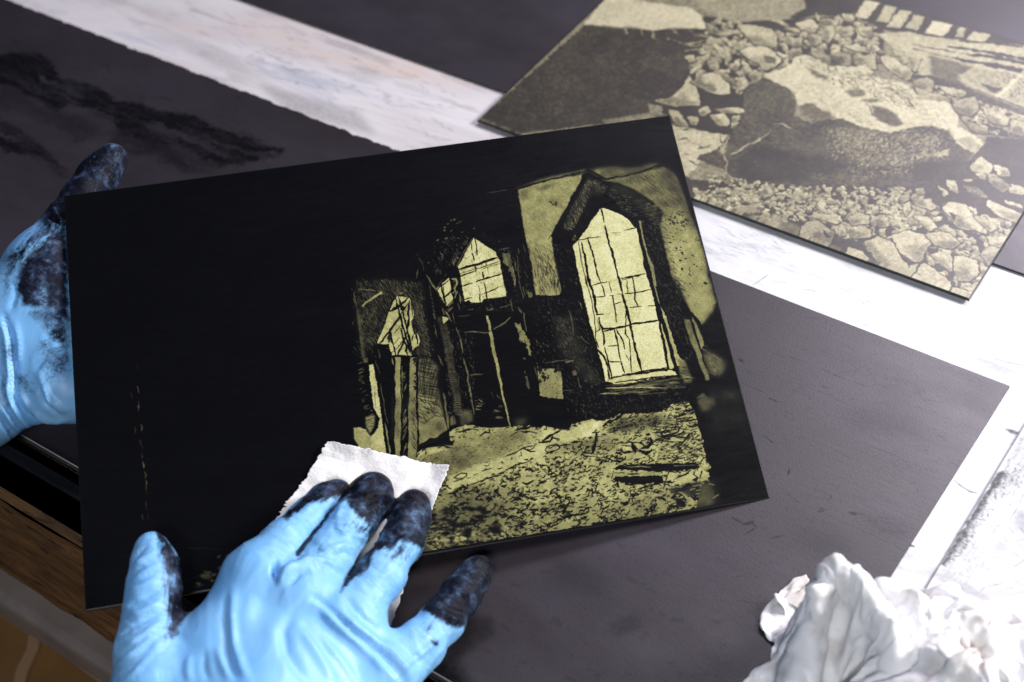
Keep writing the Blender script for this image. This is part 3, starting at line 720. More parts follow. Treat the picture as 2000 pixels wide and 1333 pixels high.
    # margin of bare ink at the near edge
    C.poly([(160, 1187.5), (900, 1066), (1260, 1009), (1500, 969), (1510, 990), (160, 1210)], .0, soft=1)
    # ---- chipped vertical line and flecks at the left
    for x, y, v, wd in ((104, 165, .5, 3.6), (108, 240, .45, 4), (106, 262, .3, 3), (122, 360, .3, 3), (90, 375, .2, 3), (115, 440, .28, 2.4), (125, 470, .25, 2.4), (126, 510, .22, 2.4), (134, 555, .55, 3.4), (142, 610, .34, 2.6), (146, 650, .34, 2.8), (148, 690, .34, 2.8), (146, 770, .22, 3), (124, 828, .24, 3), (155, 830, .2, 3), (70, 195, .2, 2.6), (100, 50, .16, 2)):
        X, Y = 230+x*.375, 700+y*.375
        C.line([(X-1, Y-6), (X+1, Y), (X+.6, Y+6)], wd*.9, v*.6, jit=.8, wob=.5)
    for i in range(26):
        x, y = 400+rng.random()*180, 0
        y = 1190-(x-400)*.75+rng.normal(0, 26)
        X, Y = 230+x*.375, 700+y*.375
        C.poly([(X-6, Y+1), (X-1, Y-3), (X+6, Y-2), (X+2, Y+3)], .12+.18*rng.random(), soft=1.4, rough=1.0)
    C.line([(362, 1137), (400, 1119)], 1.6, .14)
    C.line([(360, 1071), (430, 1073)], 1.2, .08)
    # ---- plate tone grain and wiping streaks
    # fine flecks of bare metal through the ink between the bays
    for P, n_ in ((cc(3, '200,450 700,300 1100,450 1320,560 1560,1100 1300,1320 600,1300 560,900 450,760 250,900'), 420), (cc(5, '690,900 900,900 980,1333 780,1333'), 60), (cc(6, '380,640 600,640 720,1333 560,1333'), 160), (cc(8, '210,0 400,0 560,500 620,900 520,900 380,560'), 160), (cc(7, '0,230 480,230 740,1110 330,1240 0,900'), 420), (cc(4, '140,200 470,300 500,1200 200,1180'), 300), (cc(1, '180,300 1130,330 1250,1333 200,1333'), 300), (cc('b', '300,-60 2000,-60 1900,160 1500,280 1000,300 380,440 300,200'), 420)):
        C.dots(np.array(P), n_, .4, .9, .34, alpha=.55, ang=60, stretch=3.5)
    T = warp(C.T, [(1.6, 26), (.8, 8), (.45, 3.2)], 900)
    g4 = fbm2(AH, AW, 26, 4, 91)
    T = T+(g4-.5)*.30*np.clip(T*(1.1-T)*4, 0, 1)
    g = fbm2(AH, AW, 3.2, 2, 8)
    T = T*(.86+.28*g)+(g-.5)*.05*(T > .15)
    T = T*(.90+.2*n1)
    wipe = .5*warp(fbm2(AH, AW, 7, 3, 21, sx=50), [(60, 400), (20, 120)], 40)+.5*warp(fbm2(AH, AW, 90, 5, 23, sx=200), [(60, 300)], 41)
    T = np.clip(T, 0, 1)
    return T, wipe

# ================================================================== the rubble drawing on the far plate
OX0, OX1, OY0, OY1, OZ = -0.3585, -0.1275, 0.4125, 0.588, 0.0030
RS = 6200.0
RW, RH = int((OX1-OX0)*RS), int((OY1-OY0)*RS)
def rub_map(P):
    q = table_many(P, OZ)
    return np.stack([(q[:, 0]-OX0)*RS, (OY1-q[:, 1])*RS], 1)
CRP['r'] = (920, 0, .54)
CRP['u'] = (1180, 0, .26); CRP['m'] = (1440, 60, .28); CRP['v'] = (1440, 380, .28)
def draw_rubble():
    C = Canvas(RW, RH, rub_map, 1.35, base=.5)
    P_ = lambda k, t, v, **kw: C.poly(cc(k, t), v, **kw)
    L = lambda k, t, wd, v=.05, **kw: C.line(cc(k, t), wd, v, **kw)
    def rock(P, v=.8, sh=None, hat=True):
        """one stone: lit face, soft shaded flank, contour"""
        q = np.asarray(P, float)
        c = q.mean(0); s_ = np.abs(q-c).max()
        C.poly(c+(q-c)*1.10+(.6, 1.4), .07, soft=1.4, alpha=.95)
        # rounded outline (one corner cut)
        r_ = (q*.88+np.roll(q, -1, 0)*.12); r2 = (q*.12+np.roll(q, -1, 0)*.88)
        rr = np.empty((2*len(q), 2)); rr[0::2] = r_; rr[1::2] = r2
        C.poly(rr, v, soft=1)
        a = (rng.normal(115, 35) if sh is None else sh)*math.pi/180
        sd = np.array([math.cos(a), math.sin(a)])
        dp = (rr-c)@sd
        m = rr.copy(); t = np.clip((dp.max()-dp)/(dp.max()-dp.min()+1e-6), 0, 1)
        m = c+(rr-c)*(1-.0*t)[:, None]
        m[dp < dp.max()*.15] = c+(rr[dp < dp.max()*.15]-c)*.45+sd*s_*.22
        C.poly(m, v*(.30+.35*rng.random()), soft=1+s_*.10, alpha=.75)
        if hat and s_ > 6:
            an = math.degrees(a)+rng.normal(0, 15)
            C.hatch(rr, an, 2.4, .9, .2, alpha=.4, ln=s_*.5, skip=.5, spread=.2)
            C.hatch(rr, an, 3, .8, 1, alpha=.35, ln=s_*.4, skip=.55, spread=.2)
    def blob(x, y, s_, asp, ang):
        n = rng.integers(5, 8)
        th = (np.arange(n)+.6*rng.random(n))*2*math.pi/n
        r_ = s_*(.7+.45*rng.random(n))
        q = np.stack([np.cos(th)*r_, np.sin(th)*r_*asp], 1)
        c_, s2 = math.cos(ang), math.sin(ang)
        return np.stack([x+q[:, 0]*c_-q[:, 1]*s2, y+q[:, 0]*s2+q[:, 1]*c_], 1)
    def fill(P, n, s0, s1, asp=.6, ang=.35):
        n = int(n*3); s0 *= 1.1; s1 *= 1.25
        P = np.array(P, float); lo, hi = P.min(0), P.max(0); pts = []
        while len(pts) < n:
            p = lo+(hi-lo)*rng.random(2)
            if inside(P, p): pts.append(p)
        pts.sort(key=lambda p: p[1]+.3*p[0])
        for p in pts:
            rock(blob(p[0], p[1], s0+(s1-s0)*rng.random()**1.5, asp*(.7+.6*rng.random()), ang+rng.normal(0, .5)), .55+.35*rng.random(), hat=False)
    # ---- upper middle
    P_('u', '680,-30 1560,-30 1520,50 1420,130 1240,195 1000,185 850,125 740,70', .6, soft=5)
    C.hatch(cc('u', '760,0 1500,0 1400,130 1240,190 1000,180 820,100'), -30, 2.6, 1, .25, alpha=.45, ln=10, skip=.35, spread=.4)
    P_('u', '1480,-30 2060,-30 1920,70 1850,110 1700,120 1600,110 1440,160 1400,130 1520,60', .08, soft=4)
    P_('u', '760,120 1000,170 1260,150 1460,150 1900,110 2100,120 2100,480 1980,500 1600,470 1400,470 1200,560 1050,700 1060,960 860,1130 560,950 340,860 480,560 560,330 600,240', .10, soft=2)
    # wall in shadow and slab
    C.poly(cc('r', '20,440 410,92 600,108 850,104 900,130')+cc('u', '800,300 640,470 620,560 540,700 380,770 340,860 0,930')+cc('r', '200,480 100,520'), .14, soft=2, rough=1)
    C.hatch(cc('r', '60,430 410,92 780,110 700,330 600,390 300,440'), 18, 4, 1.4, .3, ln=10, skip=.55, spread=.8, alpha=.6)
    C.dots(cc('r', '40,430 410,92 850,110 760,330 640,390 300,440'), 700, .4, 1.2, .42, alpha=.5)
    C.poly(cc('r', '408,90 490,-10 560,-10')+cc('u', '300,10 450,33 640,58 700,98 745,160 778,218 650,218 520,206 370,228 250,208 100,200 0,192'), .9, soft=1.2, rough=.4)
    for t in ('150,210 180,260', '360,220 380,290 400,300', '500,215 570,270', '480,292 600,332 700,325 800,290', '600,380 720,372 800,320', '620,340 700,345 790,320', '280,220 290,270', '640,215 690,270 780,275', '700,260 800,280'):
        L('u', t, 2.6, .62, jit=1, wob=.5)
    P_('u', '330,780 430,800 440,860 340,870', .5, soft=2); P_('u', '0,900 340,850 480,865 0,930', .45, soft=4)
    fill(cc('u', '780,150 1000,180 1300,260 1900,120 2080,180 2080,470 1500,420 1300,560 1050,690 960,700 740,620 620,470 780,330'), 120, 5, 11)
    for t, v in (('990,188 1100,188 1240,215 1300,270 1306,362 1230,350 1120,330 1060,270', .74), ('1010,382 1100,348 1200,348 1290,398 1335,460 1280,500 1200,532 1150,470 1080,440', .86), ('805,325 850,338 962,430 940,470 880,430', .82),
                 ('640,556 700,700 722,792 620,792 540,802 400,772 378,755 500,740 590,650', .8), ('650,620 740,562 800,548 890,560 942,640 946,702 880,712 800,700 700,650', .86), ('830,822 1050,808 1057,850 900,852', .82), ('790,862 900,850 942,900 930,952 850,942', .82),
                 ('960,872 1030,862 1022,910 955,915', .74), ('950,920 1022,915 1018,955 948,962', .74), ('470,822 560,842 640,960 540,945', .72), ('620,872 720,882 700,940 650,930', .72), ('700,830 760,795 805,832 740,880', .76), ('945,492 1020,440 1010,520 970,532', .84), ('1000,592 1050,572 1090,640 1010,692', .8),
                 ('1090,562 1190,540 1180,592 1120,640', .65), ('600,420 680,410 690,460 640,470', .72), ('750,420 800,388 790,440 740,470', .8), ('640,540 730,468 742,500 650,560', .8), ('780,482 862,482 860,522 790,520', .74), ('780,240 950,220 1040,250 870,272', .66), ('870,560 960,580 1000,650 950,640', .4),
                 ('1250,150 1330,150 1400,200 1340,192', .76), ('1340,200 1470,218 1482,250 1380,232', .74), ('1420,182 1560,140 1612,200 1580,252 1500,232', .84), ('1640,140 1762,150 1750,192 1640,182', .82), ('1780,98 1882,120 1870,162 1800,160', .8), ('1590,88 1620,130 1640,172 1600,150', .78), ('1650,202 1722,190 1732,260 1690,332 1650,282', .76),
                 ('1520,262 1622,258 1642,320 1570,352', .7), ('1370,290 1490,288 1482,342 1390,342', .7), ('1400,358 1482,360 1490,412 1410,432', .66), ('1280,220 1362,260 1350,284', .76), ('1780,200 1882,200 1870,260 1790,282 1760,230', .66), ('1900,200 2010,200 2010,292 1920,260', .72), ('1520,400 1622,380 1702,440 1700,490 1620,472', .55), ('1790,392 1880,410 1880,492 1720,490', .42), ('1790,340 1960,350 1990,400 1860,380', .76)):
        rock(cc('u', t), v)
    P_('u', '1200,420 1290,432 1290,480 1210,470', .32, soft=3)
    P_('u', '520,952 640,960 790,1000 940,1012 880,1090 830,1130 740,1172 690,1262 620,1320 520,1320', .82, soft=1.5, rough=1)
    C.poly(cc('u', '520,952 560,1000 600,1320 700,1500 520,1500'), .78, soft=2)
    for t in ('550,970 640,975 780,990', '540,1050 620,1040 630,1070 590,1080', '650,1070 720,1100 800,1110', '700,1120 800,1090', '600,1160 650,1158', '640,1200 700,1240', '860,990 880,1080 940,1030'):
        L('u', t, 2, .12, jit=1, wob=.6)
    # ---- brick courses and rails, top right
    C.poly(cc('r', '1380,60 1430,-20 2020,120 2020,170 1870,160 1500,110'), .10, soft=1.5)
    for t in ('1388,62 1425,2 1478,12 1432,70', '1465,76 1500,20 1542,28 1508,82', '1500,96 1555,34 1596,44 1552,102', '1570,100 1602,54 1642,62 1615,112', '1638,120 1672,76 1742,90 1706,132', '1748,132 1768,100 1792,104 1776,137', '1786,146 1818,115 1877,125 1856,156'):
        C.poly(cc('r', t), .6+.3*rng.random(), soft=1, rough=.5)
    P_('m', '960,20 1200,10 1300,40 2060,110 2060,700 1840,560 1600,430 1300,330 1220,260 1100,120', .74, soft=1.5)
    for t, wd in (('1540,68 1750,85 1990,115', 7), ('1460,110 1700,140 2020,200', 9), ('1640,170 1800,185 2020,232', 11), ('1230,100 1400,130 1640,175', 3.5), ('1500,190 1750,240 2000,290', 9), ('1700,225 2000,275', 10), ('1220,130 1400,170 1500,190', 3)):
        L('m', t, wd, .07, jit=1, wob=.3)
    P_('m', '1330,170 1540,225 1660,260 1560,300 1540,345 1640,400 1560,385 1350,310', .30, soft=6)
    P_('m', '1560,310 1720,262 1960,300 1870,440 1800,455 1700,410', .62, soft=3)
    P_('m', '1690,370 1850,400 1790,440', .12, soft=1.5); C.hatch(cc('m', '1760,300 1960,300 1880,400 1760,380'), 20, 4, 2.0, .15, ln=8, skip=.4, spread=.8)
    P_('m', '1340,305 1650,405 2020,540 2020,600 1700,500 1400,380', .2, soft=1.5); P_('m', '1640,400 2020,545 2020,570 1650,425', .4, soft=2)
    P_('m', '1860,470 2020,420 2020,520', .6, soft=2); C.hatch(cc('m', '1850,460 2000,300 2020,420 1920,480'), 60, 4, 2.2, .1, ln=8, skip=.2)
    L('m', '1812,462 2020,268', 6, .86); L('m', '1700,255 1970,300', 3, .85)
    # ---- stones round the boulder
    P_('m', '1220,310 1350,310 1650,480 2020,620 2020,760 1880,740 1640,720 1540,600 1300,480', .14, soft=2)
    fill(cc('m', '1230,340 1600,440 2000,620 2000,740 1640,700 1500,520 1300,470'), 50, 4, 9)
    for t, v in (('640,170 700,150 800,160 790,240 700,240', .5), ('810,165 970,175 976,272 930,272 820,242', .7), ('1000,190 1050,170 1200,268 1228,300 1190,350 1110,310 1040,262', .82), ('1080,130 1160,150 1190,220 1150,240', .7), ('1210,350 1320,320 1372,362 1360,430 1300,430', .62), ('1230,390 1360,440 1484,470 1480,498 1300,490', .72),
                 ('1390,380 1500,400 1602,430 1580,470 1480,450', .78), ('1490,502 1650,460 1700,520 1640,600 1540,580', .6), ('1700,520 1800,560 1900,610 1880,660 1760,640', .78), ('1900,620 2020,640 2020,740 1900,720', .76), ('1540,592 1752,690 1740,720 1650,712', .5), ('1200,190 1280,200 1250,290 1220,280', .7), ('370,60 450,60 460,110 380,110', .7), ('500,160 600,150 650,230 600,220', .6)):
        rock(cc('m', t), v)
    # ---- the great boulder
    P_('m', '180,310 380,240 400,190 470,168 560,200 640,240 800,255 900,240 948,290 930,320 1100,350 1190,380 1300,480 1470,500 1540,600 1530,670 1640,720 1724,800 1704,870 1600,830 1520,790 1480,690 1330,660 1180,680 1080,708 960,690 830,660 730,620 640,590 540,520 430,520 400,430 280,370', .88, soft=1.2, rough=.8)
    C.hatch(cc('m', '400,190 560,200 800,260 1100,350 1300,480 1200,560 900,460 700,400 560,340'), 28, 3.2, 2.0, .14, ln=9, skip=.35, spread=.35)
    C.hatch(cc('m', '560,220 900,300 1200,400 1240,540 1000,500 760,400'), 20, 5, 2.6, .2, ln=12, skip=.45, spread=.4)
    C.hatch(cc('m', '250,280 600,400 900,560 1100,690 800,640 500,500'), 35, 7, 1, .45, ln=8, skip=.5, spread=.4)
    C.hatch(cc('m', '1180,480 1400,560 1500,660 1240,640'), 25, 6, 1.4, .3, ln=9, skip=.5, spread=.4)
    C.hatch(cc('m', '700,560 900,600 980,660 860,640'), 30, 3.6, 1.6, .15, ln=6, skip=.4, spread=.6)
    P_('m', '935,525 1000,530 1100,570 1165,650 1090,672 990,630 945,570', .26, soft=4, rough=1.5); P_('m', '850,485 940,470 1020,492 930,510', .36, soft=4); P_('m', '740,410 860,415 892,440 870,462 790,466', .36, soft=4, rough=1.5)
    P_('m', '480,250 560,290 640,330 600,350 520,310', .4, soft=4, rough=1.2); P_('m', '430,530 520,500 560,545 650,570 650,612 520,645', .36, soft=3, rough=1.5)
    L('m', '900,510 950,600', 2.4, .15, jit=1); L('m', '1190,470 1240,550', 3, .25, jit=1)
    P_('m', '1520,760 1620,740 1700,800 1690,860 1600,820', .62, soft=3, rough=1)
    P_('u', '1190,590 1240,600 1380,660 1440,740 1430,870 1560,930 1240,960 1200,1030 960,1165 905,1150 940,1010 1060,830 1050,680', .22, soft=1.4, rough=1)
    C.hatch(cc('u', '1200,590 1380,660 1440,740 1430,870 1240,960 1200,1030 960,1165 940,1010 1060,830'), 65, 3, 1.4, .42, ln=8, skip=.4, spread=.4, alpha=.6)
    C.hatch(cc('u', '1200,590 1380,660 1440,740 1430,870 1240,960 1200,1030 960,1165 940,1010 1060,830'), 45, 3, 1.4, .06, ln=8, skip=.4, spread=.6, alpha=.6)
    C.poly(cc('m', '520,648 640,618 740,618 830,665 930,692 1060,716 1180,690 1330,665 1470,700 1530,790 1640,850 1600,930 1420,1030 1230,1090 900,1112 600,1092 200,1095 0,1060')+cc('u', '900,1280 700,1200 720,1170 840,1130 900,1150 960,1165 1200,1030 1240,960'), .19, soft=1.6, rough=1)
    P_('m', '620,690 900,690 1060,730 1200,710 1440,740 1400,880 1200,940 900,960 760,840', .42, soft=9)
    C.hatch(cc('m', '560,660 900,700 1060,720 1330,670 1500,760 1480,880 1200,1000 800,1040 640,860'), 150, 3.4, 2.6, .66, ln=8, skip=.3, spread=.5, alpha=.8)
    C.hatch(cc('m', '560,660 900,700 1060,720 1330,670 1500,760 1480,880 1200,1000 800,1040 640,860'), 145, 3.4, 2.6, .08, ln=7, skip=.3, spread=.6, alpha=.9)
    P_('m', '0,880 200,800 420,870 600,880 820,940 700,980 400,1060 0,1050', .08, soft=7, alpha=.85)
    P_('m', '1230,930 1400,900 1600,930 1440,1020 1230,1060', .10, soft=5, alpha=.8)
    C.hatch(cc('m', '400,990 900,1000 1240,980 1200,1060 700,1090'), 5, 3, 1.6, .42, ln=9, skip=.45, spread=.5)
    P_('m', '1360,860 1480,820 1490,860 1400,890', .66, soft=2, rough=1)
    C.dots(cc('m', '0,700 600,700 800,1100 0,1050'), 130, .4, 1, .5, alpha=.6)
    for t in ('960,1162 1060,1100 1160,1060 1230,1010 1262,965', '1290,935 1340,935 1395,968'):
        L('u', t, 3, .72, jit=1, wob=.5)
    L('u', '870,1080 890,1150 915,1220 920,1300', 3, .62, jit=1, wob=.5); L('u', '880,1130 940,1020', 3, .66, jit=1)
    # ---- foreground rubble
    P_('m', '1640,870 1720,800 1740,740 2040,760 2040,1240 1700,1240 1500,1060', .11, soft=3)
    C.poly(cc('r', '720,600 800,650')+cc('m', '0,1060 600,1095 1240,1090 1600,930 1700,880 2040,1000')+[(2020, 360), (2020, 470), (1900, 592), (1350, 392), (1320, 330)], .12, soft=2)
    fill(cc('m', '-200,1000 300,1080 1200,1100 1200,1240 -200,1200'), 130, 3, 7)
    fill(cc('v', '-300,-40 500,0 700,60 640,200 300,180 100,140 -300,40'), 110, 3, 7)
    fill(cc('v', '560,40 1100,100 1240,40 1400,140 1100,320 800,320 680,260'), 90, 4, 10)
    fill(cc('v', '1200,0 1960,200 1960,330 1700,680 1100,540 1300,200'), 80, 6, 13)
    P_('v', '80,150 350,140 365,200 290,245 150,200', .6, soft=2); P_('v', '0,90 150,60 130,120 0,132', .62, soft=1.5); P_('v', '300,180 430,220 620,300 640,370 420,300 290,250', .42, soft=4)
    C.dots(cc('v', '80,150 350,140 365,200 290,245 150,200'), 30, .8, 1.6, .15)
    for t, v in (('70,-10 150,58 120,52', .8), ('480,150 600,130 722,190 690,212 560,172', .72), ('480,190 560,180 640,240 682,290 640,362 600,362 450,300 440,250', .62), ('780,370 860,390 892,420 970,502 750,410', .8), ('550,60 600,90 632,130 580,112', .8), ('620,30 660,20 692,60 630,70', .7),
                 ('770,170 840,120 922,150 920,202 800,212', .72), ('940,88 992,80 980,130 950,140', .8), ('970,170 1050,160 1062,220 990,232', .76), ('700,230 762,230 760,292 710,290', .76), ('780,240 940,240 930,302 800,312', .7), ('1150,80 1200,40 1212,110 1170,160', .82), ('1240,20 1340,30 1402,90 1340,112 1240,62', .76),
                 ('1220,150 1320,150 1402,230 1340,262 1280,202', .82), ('1180,190 1260,168 1272,212 1200,222', .5), ('1300,280 1460,258 1560,340 1500,382 1350,352', .78), ('880,330 1000,290 1100,350 1130,430 1200,500 1300,470 1480,600 1492,672 1300,622 1080,542 1000,502 920,400', .78), ('1020,310 1180,250 1300,280 1348,350 1300,420 1280,472 1230,472 1130,400 1100,330', .84),
                 ('1430,90 1480,50 1590,70 1640,140 1722,200 1742,272 1640,252 1530,232 1490,170', .86), ('1740,30 1860,80 1984,140 1960,202 1830,150 1740,82', .88), ('1850,30 1992,70 1988,105 1880,62', .82), ('1640,150 1722,150 1822,230 1760,262', .74), ('1340,420 1420,393 1502,430 1500,542 1400,472', .8), ('1510,430 1580,428 1682,470 1680,562 1620,602 1540,602 1510,520', .8),
                 ('1690,420 1740,370 1862,350 1840,472 1760,502', .7), ('1740,290 1952,288 1880,382 1760,352', .8), ('1690,490 1782,520 1750,572 1700,542', .8), ('1500,650 1560,658 1702,640 1660,702 1620,722 1520,692', .8), ('560,400 640,372 740,400 700,430', .7)):
        rock(cc('v', t), v)
    for t, v in (('1620,950 1700,870 1782,940 1770,992 1640,992', .84), ('1780,930 1880,960 1912,1020 1820,1012', .82), ('1650,1000 1732,990 1720,1042', .8), ('1730,990 1800,1000 1912,1090 1850,1132 1750,1050', .62), ('1910,1070 1992,1090 2010,1152 1900,1132', .82), ('1560,1040 1642,1030 1620,1062', .76), ('1450,1040 1522,1050 1542,1140 1480,1112', .82), ('1390,1070 1472,1140 1440,1162', .76), ('1570,1080 1682,1100 1752,1170 1640,1162', .42), ('1240,1110 1300,1100 1310,1140 1260,1150', .6), ('40,1070 130,1070 120,1100 50,1100', .66), ('150,1130 230,1080 260,1140 180,1170', .7)):
        rock(cc('m', t), v)
    L('v', '600,245 630,290 660,302', 6, .05); P_('v', '1478,120 1532,150 1510,192', .08, soft=1); P_('v', '1440,130 1490,200 1560,240 1500,240 1420,180', .1, soft=1.5); L('v', '860,350 900,400 960,460 1010,510', 6, .1, jit=1.5, wob=.5); L('v', '1020,310 1070,310 1100,345', 3, .06, jit=1.5, wob=.7)
    P_('v', '880,340 920,330 1060,470 1080,540 1000,500', .5, soft=4)
    for t in ('1190,480 1200,510', '1280,480 1250,540 1210,565', '1230,545 1280,560', '1560,660 1700,680', '1680,480 1700,560', '1320,420 1280,470', '1550,380 1600,360', '1590,400 1640,430'):
        L('v', t, 2.4, .1, jit=1.2, wob=.6)
    T = C.T
    T = warp(T, [(2.4, 26), (2.2, 9), (1.3, 4)], 300)
    g_ = fbm2(RH, RW, 7, 4, 55); g2 = fbm2(RH, RW, 60, 4, 56)
    T = T+(g_-.5)*.42*np.clip(T*(1.15-T)*4, .25, 1)+(g2-.5)*.16
    T = T*(.84+.32*fbm2(RH, RW, 3.2, 2, 5))
    return np.clip(T, 0, 1)

# ================================================================== marks on the metal sheets and the papers
TX0, TX1, TY0, TY1, TS = -0.82, 0.08, 0.08, 0.74, 3600.0
TW, TH = int((TX1-TX0)*TS), int((TY1-TY0)*TS)
def tab_map(P):
    q = table_many(P, 0.001)
    return np.stack([(q[:, 0]-TX0)*TS, (TY1-q[:, 1])*TS], 1)
CRP['L'] = (0, 0, .5); CRP['R'] = (1400, 700, .4747); CRP['S'] = (1760, 700, .375)
def draw_marks():
    A = Canvas(TW, TH, tab_map, .78)        # smears and dark patches on the grey metal
    A.poly(cc('L', '-60,235 60,215 180,215 250,310 380,325 430,395 560,420 720,455 880,515 940,505 1000,560 1080,600 1060,640 850,660 700,580 600,575 480,550 420,480 300,410 250,450 150,410 60,360 -60,330'), .9, soft=7)
    A.poly(cc('L', '-60,440 60,500 140,540 250,640 300,690 180,660 80,610 -60,545'), .8, soft=6)
    A.poly(cc('L', '380,480 620,560 820,640 860,680 700,680 520,600'), .6, soft=12)
    A.poly(cc('L', '0,330 200,420 420,520 300,560 100,450 -60,420'), .45, soft=12)
    s = fbm2(TH, TW, 14, 4, 31, sx=110)
    A.T *= np.clip((s-.20)*4.5, 0, 1.3)
    A.T = warp(A.T, [(9, 60), (5, 18), (4, 5)], 700)*(.55+.55*fbm2(TH, TW, 6, 3, 66, sx=30))
    for i in range(150):
        x, y = rng.random()*1050, 0
        y = 230+x*.36+rng.normal(0, 70)
        A.line([(x*.5, y*.5), (x*.5+6+rng.random()*26, y*.5+3+rng.random()*14)], .8+1.8*rng.random(), .8, alpha=.5, jit=1)
    for t, wd in (('300,0 350,16', 2.4), ('430,50 460,64', 2.6), ('470,70 520,90', 1.8), ('560,104 620,122', 1.8), ('100,108 150,128 192,146', 2.4), ('420,118 455,128', 3), ('485,175 505,182', 3), ('372,208 400,216', 3.4), ('548,270 572,264', 4),
                  ('190,320 225,350', 5), ('215,170 260,190', 5), ('500,525 490,545', 3), ('470,570 458,588', 4), ('430,620 415,640 450,628', 3), ('400,660 385,680', 2), ('370,700 360,722', 2.4), ('280,560 340,598', 1.8), ('296,460 290,490', 3), ('200,430 215,436', 3), ('80,8 110,22', 5), ('95,8 88,0', 3),
                  ('820,545 825,552', 2), ('810,145 815,152', 2.6), ('100,690 140,680 160,700 110,730', 6), ('220,745 270,735', 5), ('60,660 120,690', 4), ('120,1080 140,1090', 4), ('540,640 600,650', 5)):
        A.line(cc('R', t), wd*.6, .7, alpha=.7, jit=.8, wob=.6)
    for t in ('560,650 780,760', '300,700 520,820', '60,1040 200,1200', '500,200 800,330', ):
        x0, y0, x1, y1 = [float(v) for v in t.replace(',', ' ').split()]
        A.poly(cc('R', f'{x0},{y0} {x1},{y0+30} {x1+30},{y1} {x0+60},{y1-20}'), .22, soft=26)
    P = np.array([(1360, 530), (1970, 760), (1720, 1160), (1600, 1333), (800, 1333), (880, 1090), (1500, 980)], float)
    for i in range(260):
        x, y = 1380+rng.random()*560, 560+rng.random()*700
        if not inside(P, (x, y)): continue
        a_ = math.radians(20+rng.normal(0, 14)); l_ = 6+40*rng.random()**3
        A.line([(x, y), (x+l_*math.cos(a_), y+l_*math.sin(a_))], .5+.6*rng.random(), .7, alpha=.25+.3*rng.random(), jit=.8)
    for i in range(9):
        x, y = 1420+rng.random()*380, 640+rng.random()*520
        A.hatch([(x, y), (x+70, y+10), (x+90, y+50), (x+20, y+40)], 30, 3, 2.2, .6, alpha=.16, ln=22, skip=.3, spread=.5)
    A.dots(P, 2200, .3, 1.1, .6, alpha=.45, ang=25, stretch=2.4)
    A.dots(np.array([(830, 1090), (1200, 1050), (1560, 1333), (800, 1333)], float), 120, 1, 4, .5, alpha=.35, ang=25, stretch=3)
    A.poly([(905, 1215), (960, 1205), (968, 1240), (905, 1285), (868, 1300), (880, 1250)], .55, soft=9)  # soft dark patch on the sheet beside the little finger
    A.poly([(1180, 1225), (1240, 1200), (1260, 1230), (1200, 1250)], .3, soft=9)
    A.poly([(1100, 1090), (1200, 1120), (1180, 1180), (1060, 1150)], .16, soft=20)
    B = Canvas(TW, TH, tab_map, .78)        # grey marks on white
    for i in range(120):                   # washes on the upper left paper
        x, y = 420+rng.random()*480, 0
        y = (x-420)*.38+20+rng.random()*110-20
        B.line([(x, y), (x+10+rng.random()*50, y+4+rng.random()*16)], 1+4*rng.random(), .55, alpha=.25, jit=1.5, wob=.6)
    B.poly([(500, 160), (700, 215), (735, 265), (560, 215)], .35, soft=12)
    B.poly([(240, 40), (420, 90), (560, 160), (420, 130)], .22, soft=16)
    for i in range(240):
        x = 1380+rng.random()*560
        y = 420+(x-1380)*.39+rng.random()*150
        if rng.random() < .5: x, y = 1400+rng.random()*160, 430+rng.random()*60+(x-1380)*.02
        B.line([(x, y), (x+8+rng.random()*34, y+3+rng.random()*12)], .6+2*rng.random(), .5, alpha=.2+.35*rng.random(), jit=1)
    for i in range(70):
        x, y = 1660+rng.normal(0, 1)*30+45*rng.random(), 560+rng.normal(0, 1)*14+30*rng.random()
        B.line([(x, y), (x+3, y+2)], 1.4, .8, alpha=.6)
    B.line([(1940, 700), (1995, 712), (2010, 716)], 1.4, .8); B.line([(1470, 555), (1500, 535)], 1.4, .7)
    B.line(cc('R', '975,498 1000,520 1040,545 1070,552'), 2.4, .75); B.line(cc('R', '790,765 808,770'), 8, 1)
    # printed strip and sheet at the right edge
    
    S = cc('S', '640,360 640,640 590,740 310,1225 200,1120 520,590')
    B.poly(S, .30, soft=1.2, alpha=.8)
    B.hatch(cc('S', '620,400 660,400 660,620 600,720 500,740 460,690 520,590'), 120, 3.8, 2.0, .8, alpha=.6, ln=12, skip=.3, spread=.6)
    B.hatch(S, 28, 3.0, 1.4, .7, alpha=.5, ln=9, skip=.35, spread=.25)
    B.hatch(cc('S', '480,640 540,640 330,1000 200,1120'), 28, 2.6, 2.0, .8, alpha=.8, ln=9, skip=.2)
    for t in ('640,420 520,620 330,960 220,1150', '660,520 560,700 400,980 260,1190', '700,560 600,740 440,1020 300,1220', '600,600 470,820 300,1100'):
        B.line(cc('S', t), 1.6, .55, alpha=.6, jit=.6)
    B.poly(cc('S', '450,700 600,740 640,640 400,1000 380,860'), .0, soft=3, alpha=.5)
    B.poly(cc('S', '505,590 540,610 480,690 330,930 225,1085 203,1078 290,930 430,710'), 1, soft=1.2, rough=1.2)
    B.hatch(cc('S', '480,600 640,560 500,760 300,1040 210,1100'), 35, 2.8, 2.2, .9, alpha=.7, ln=9, skip=.3, spread=.5)
    B.poly(cc('S', '540,362 600,375 615,385 600,395 565,385'), .95, soft=1.2); B.line(cc('S', '540,366 590,372'), 2.4, .8); B.line(cc('S', '500,478 540,484'), 1.4, .5)
    B.poly(cc('S', '210,1195 320,1200 320,1260 240,1275'), .75, soft=4, rough=1.5)
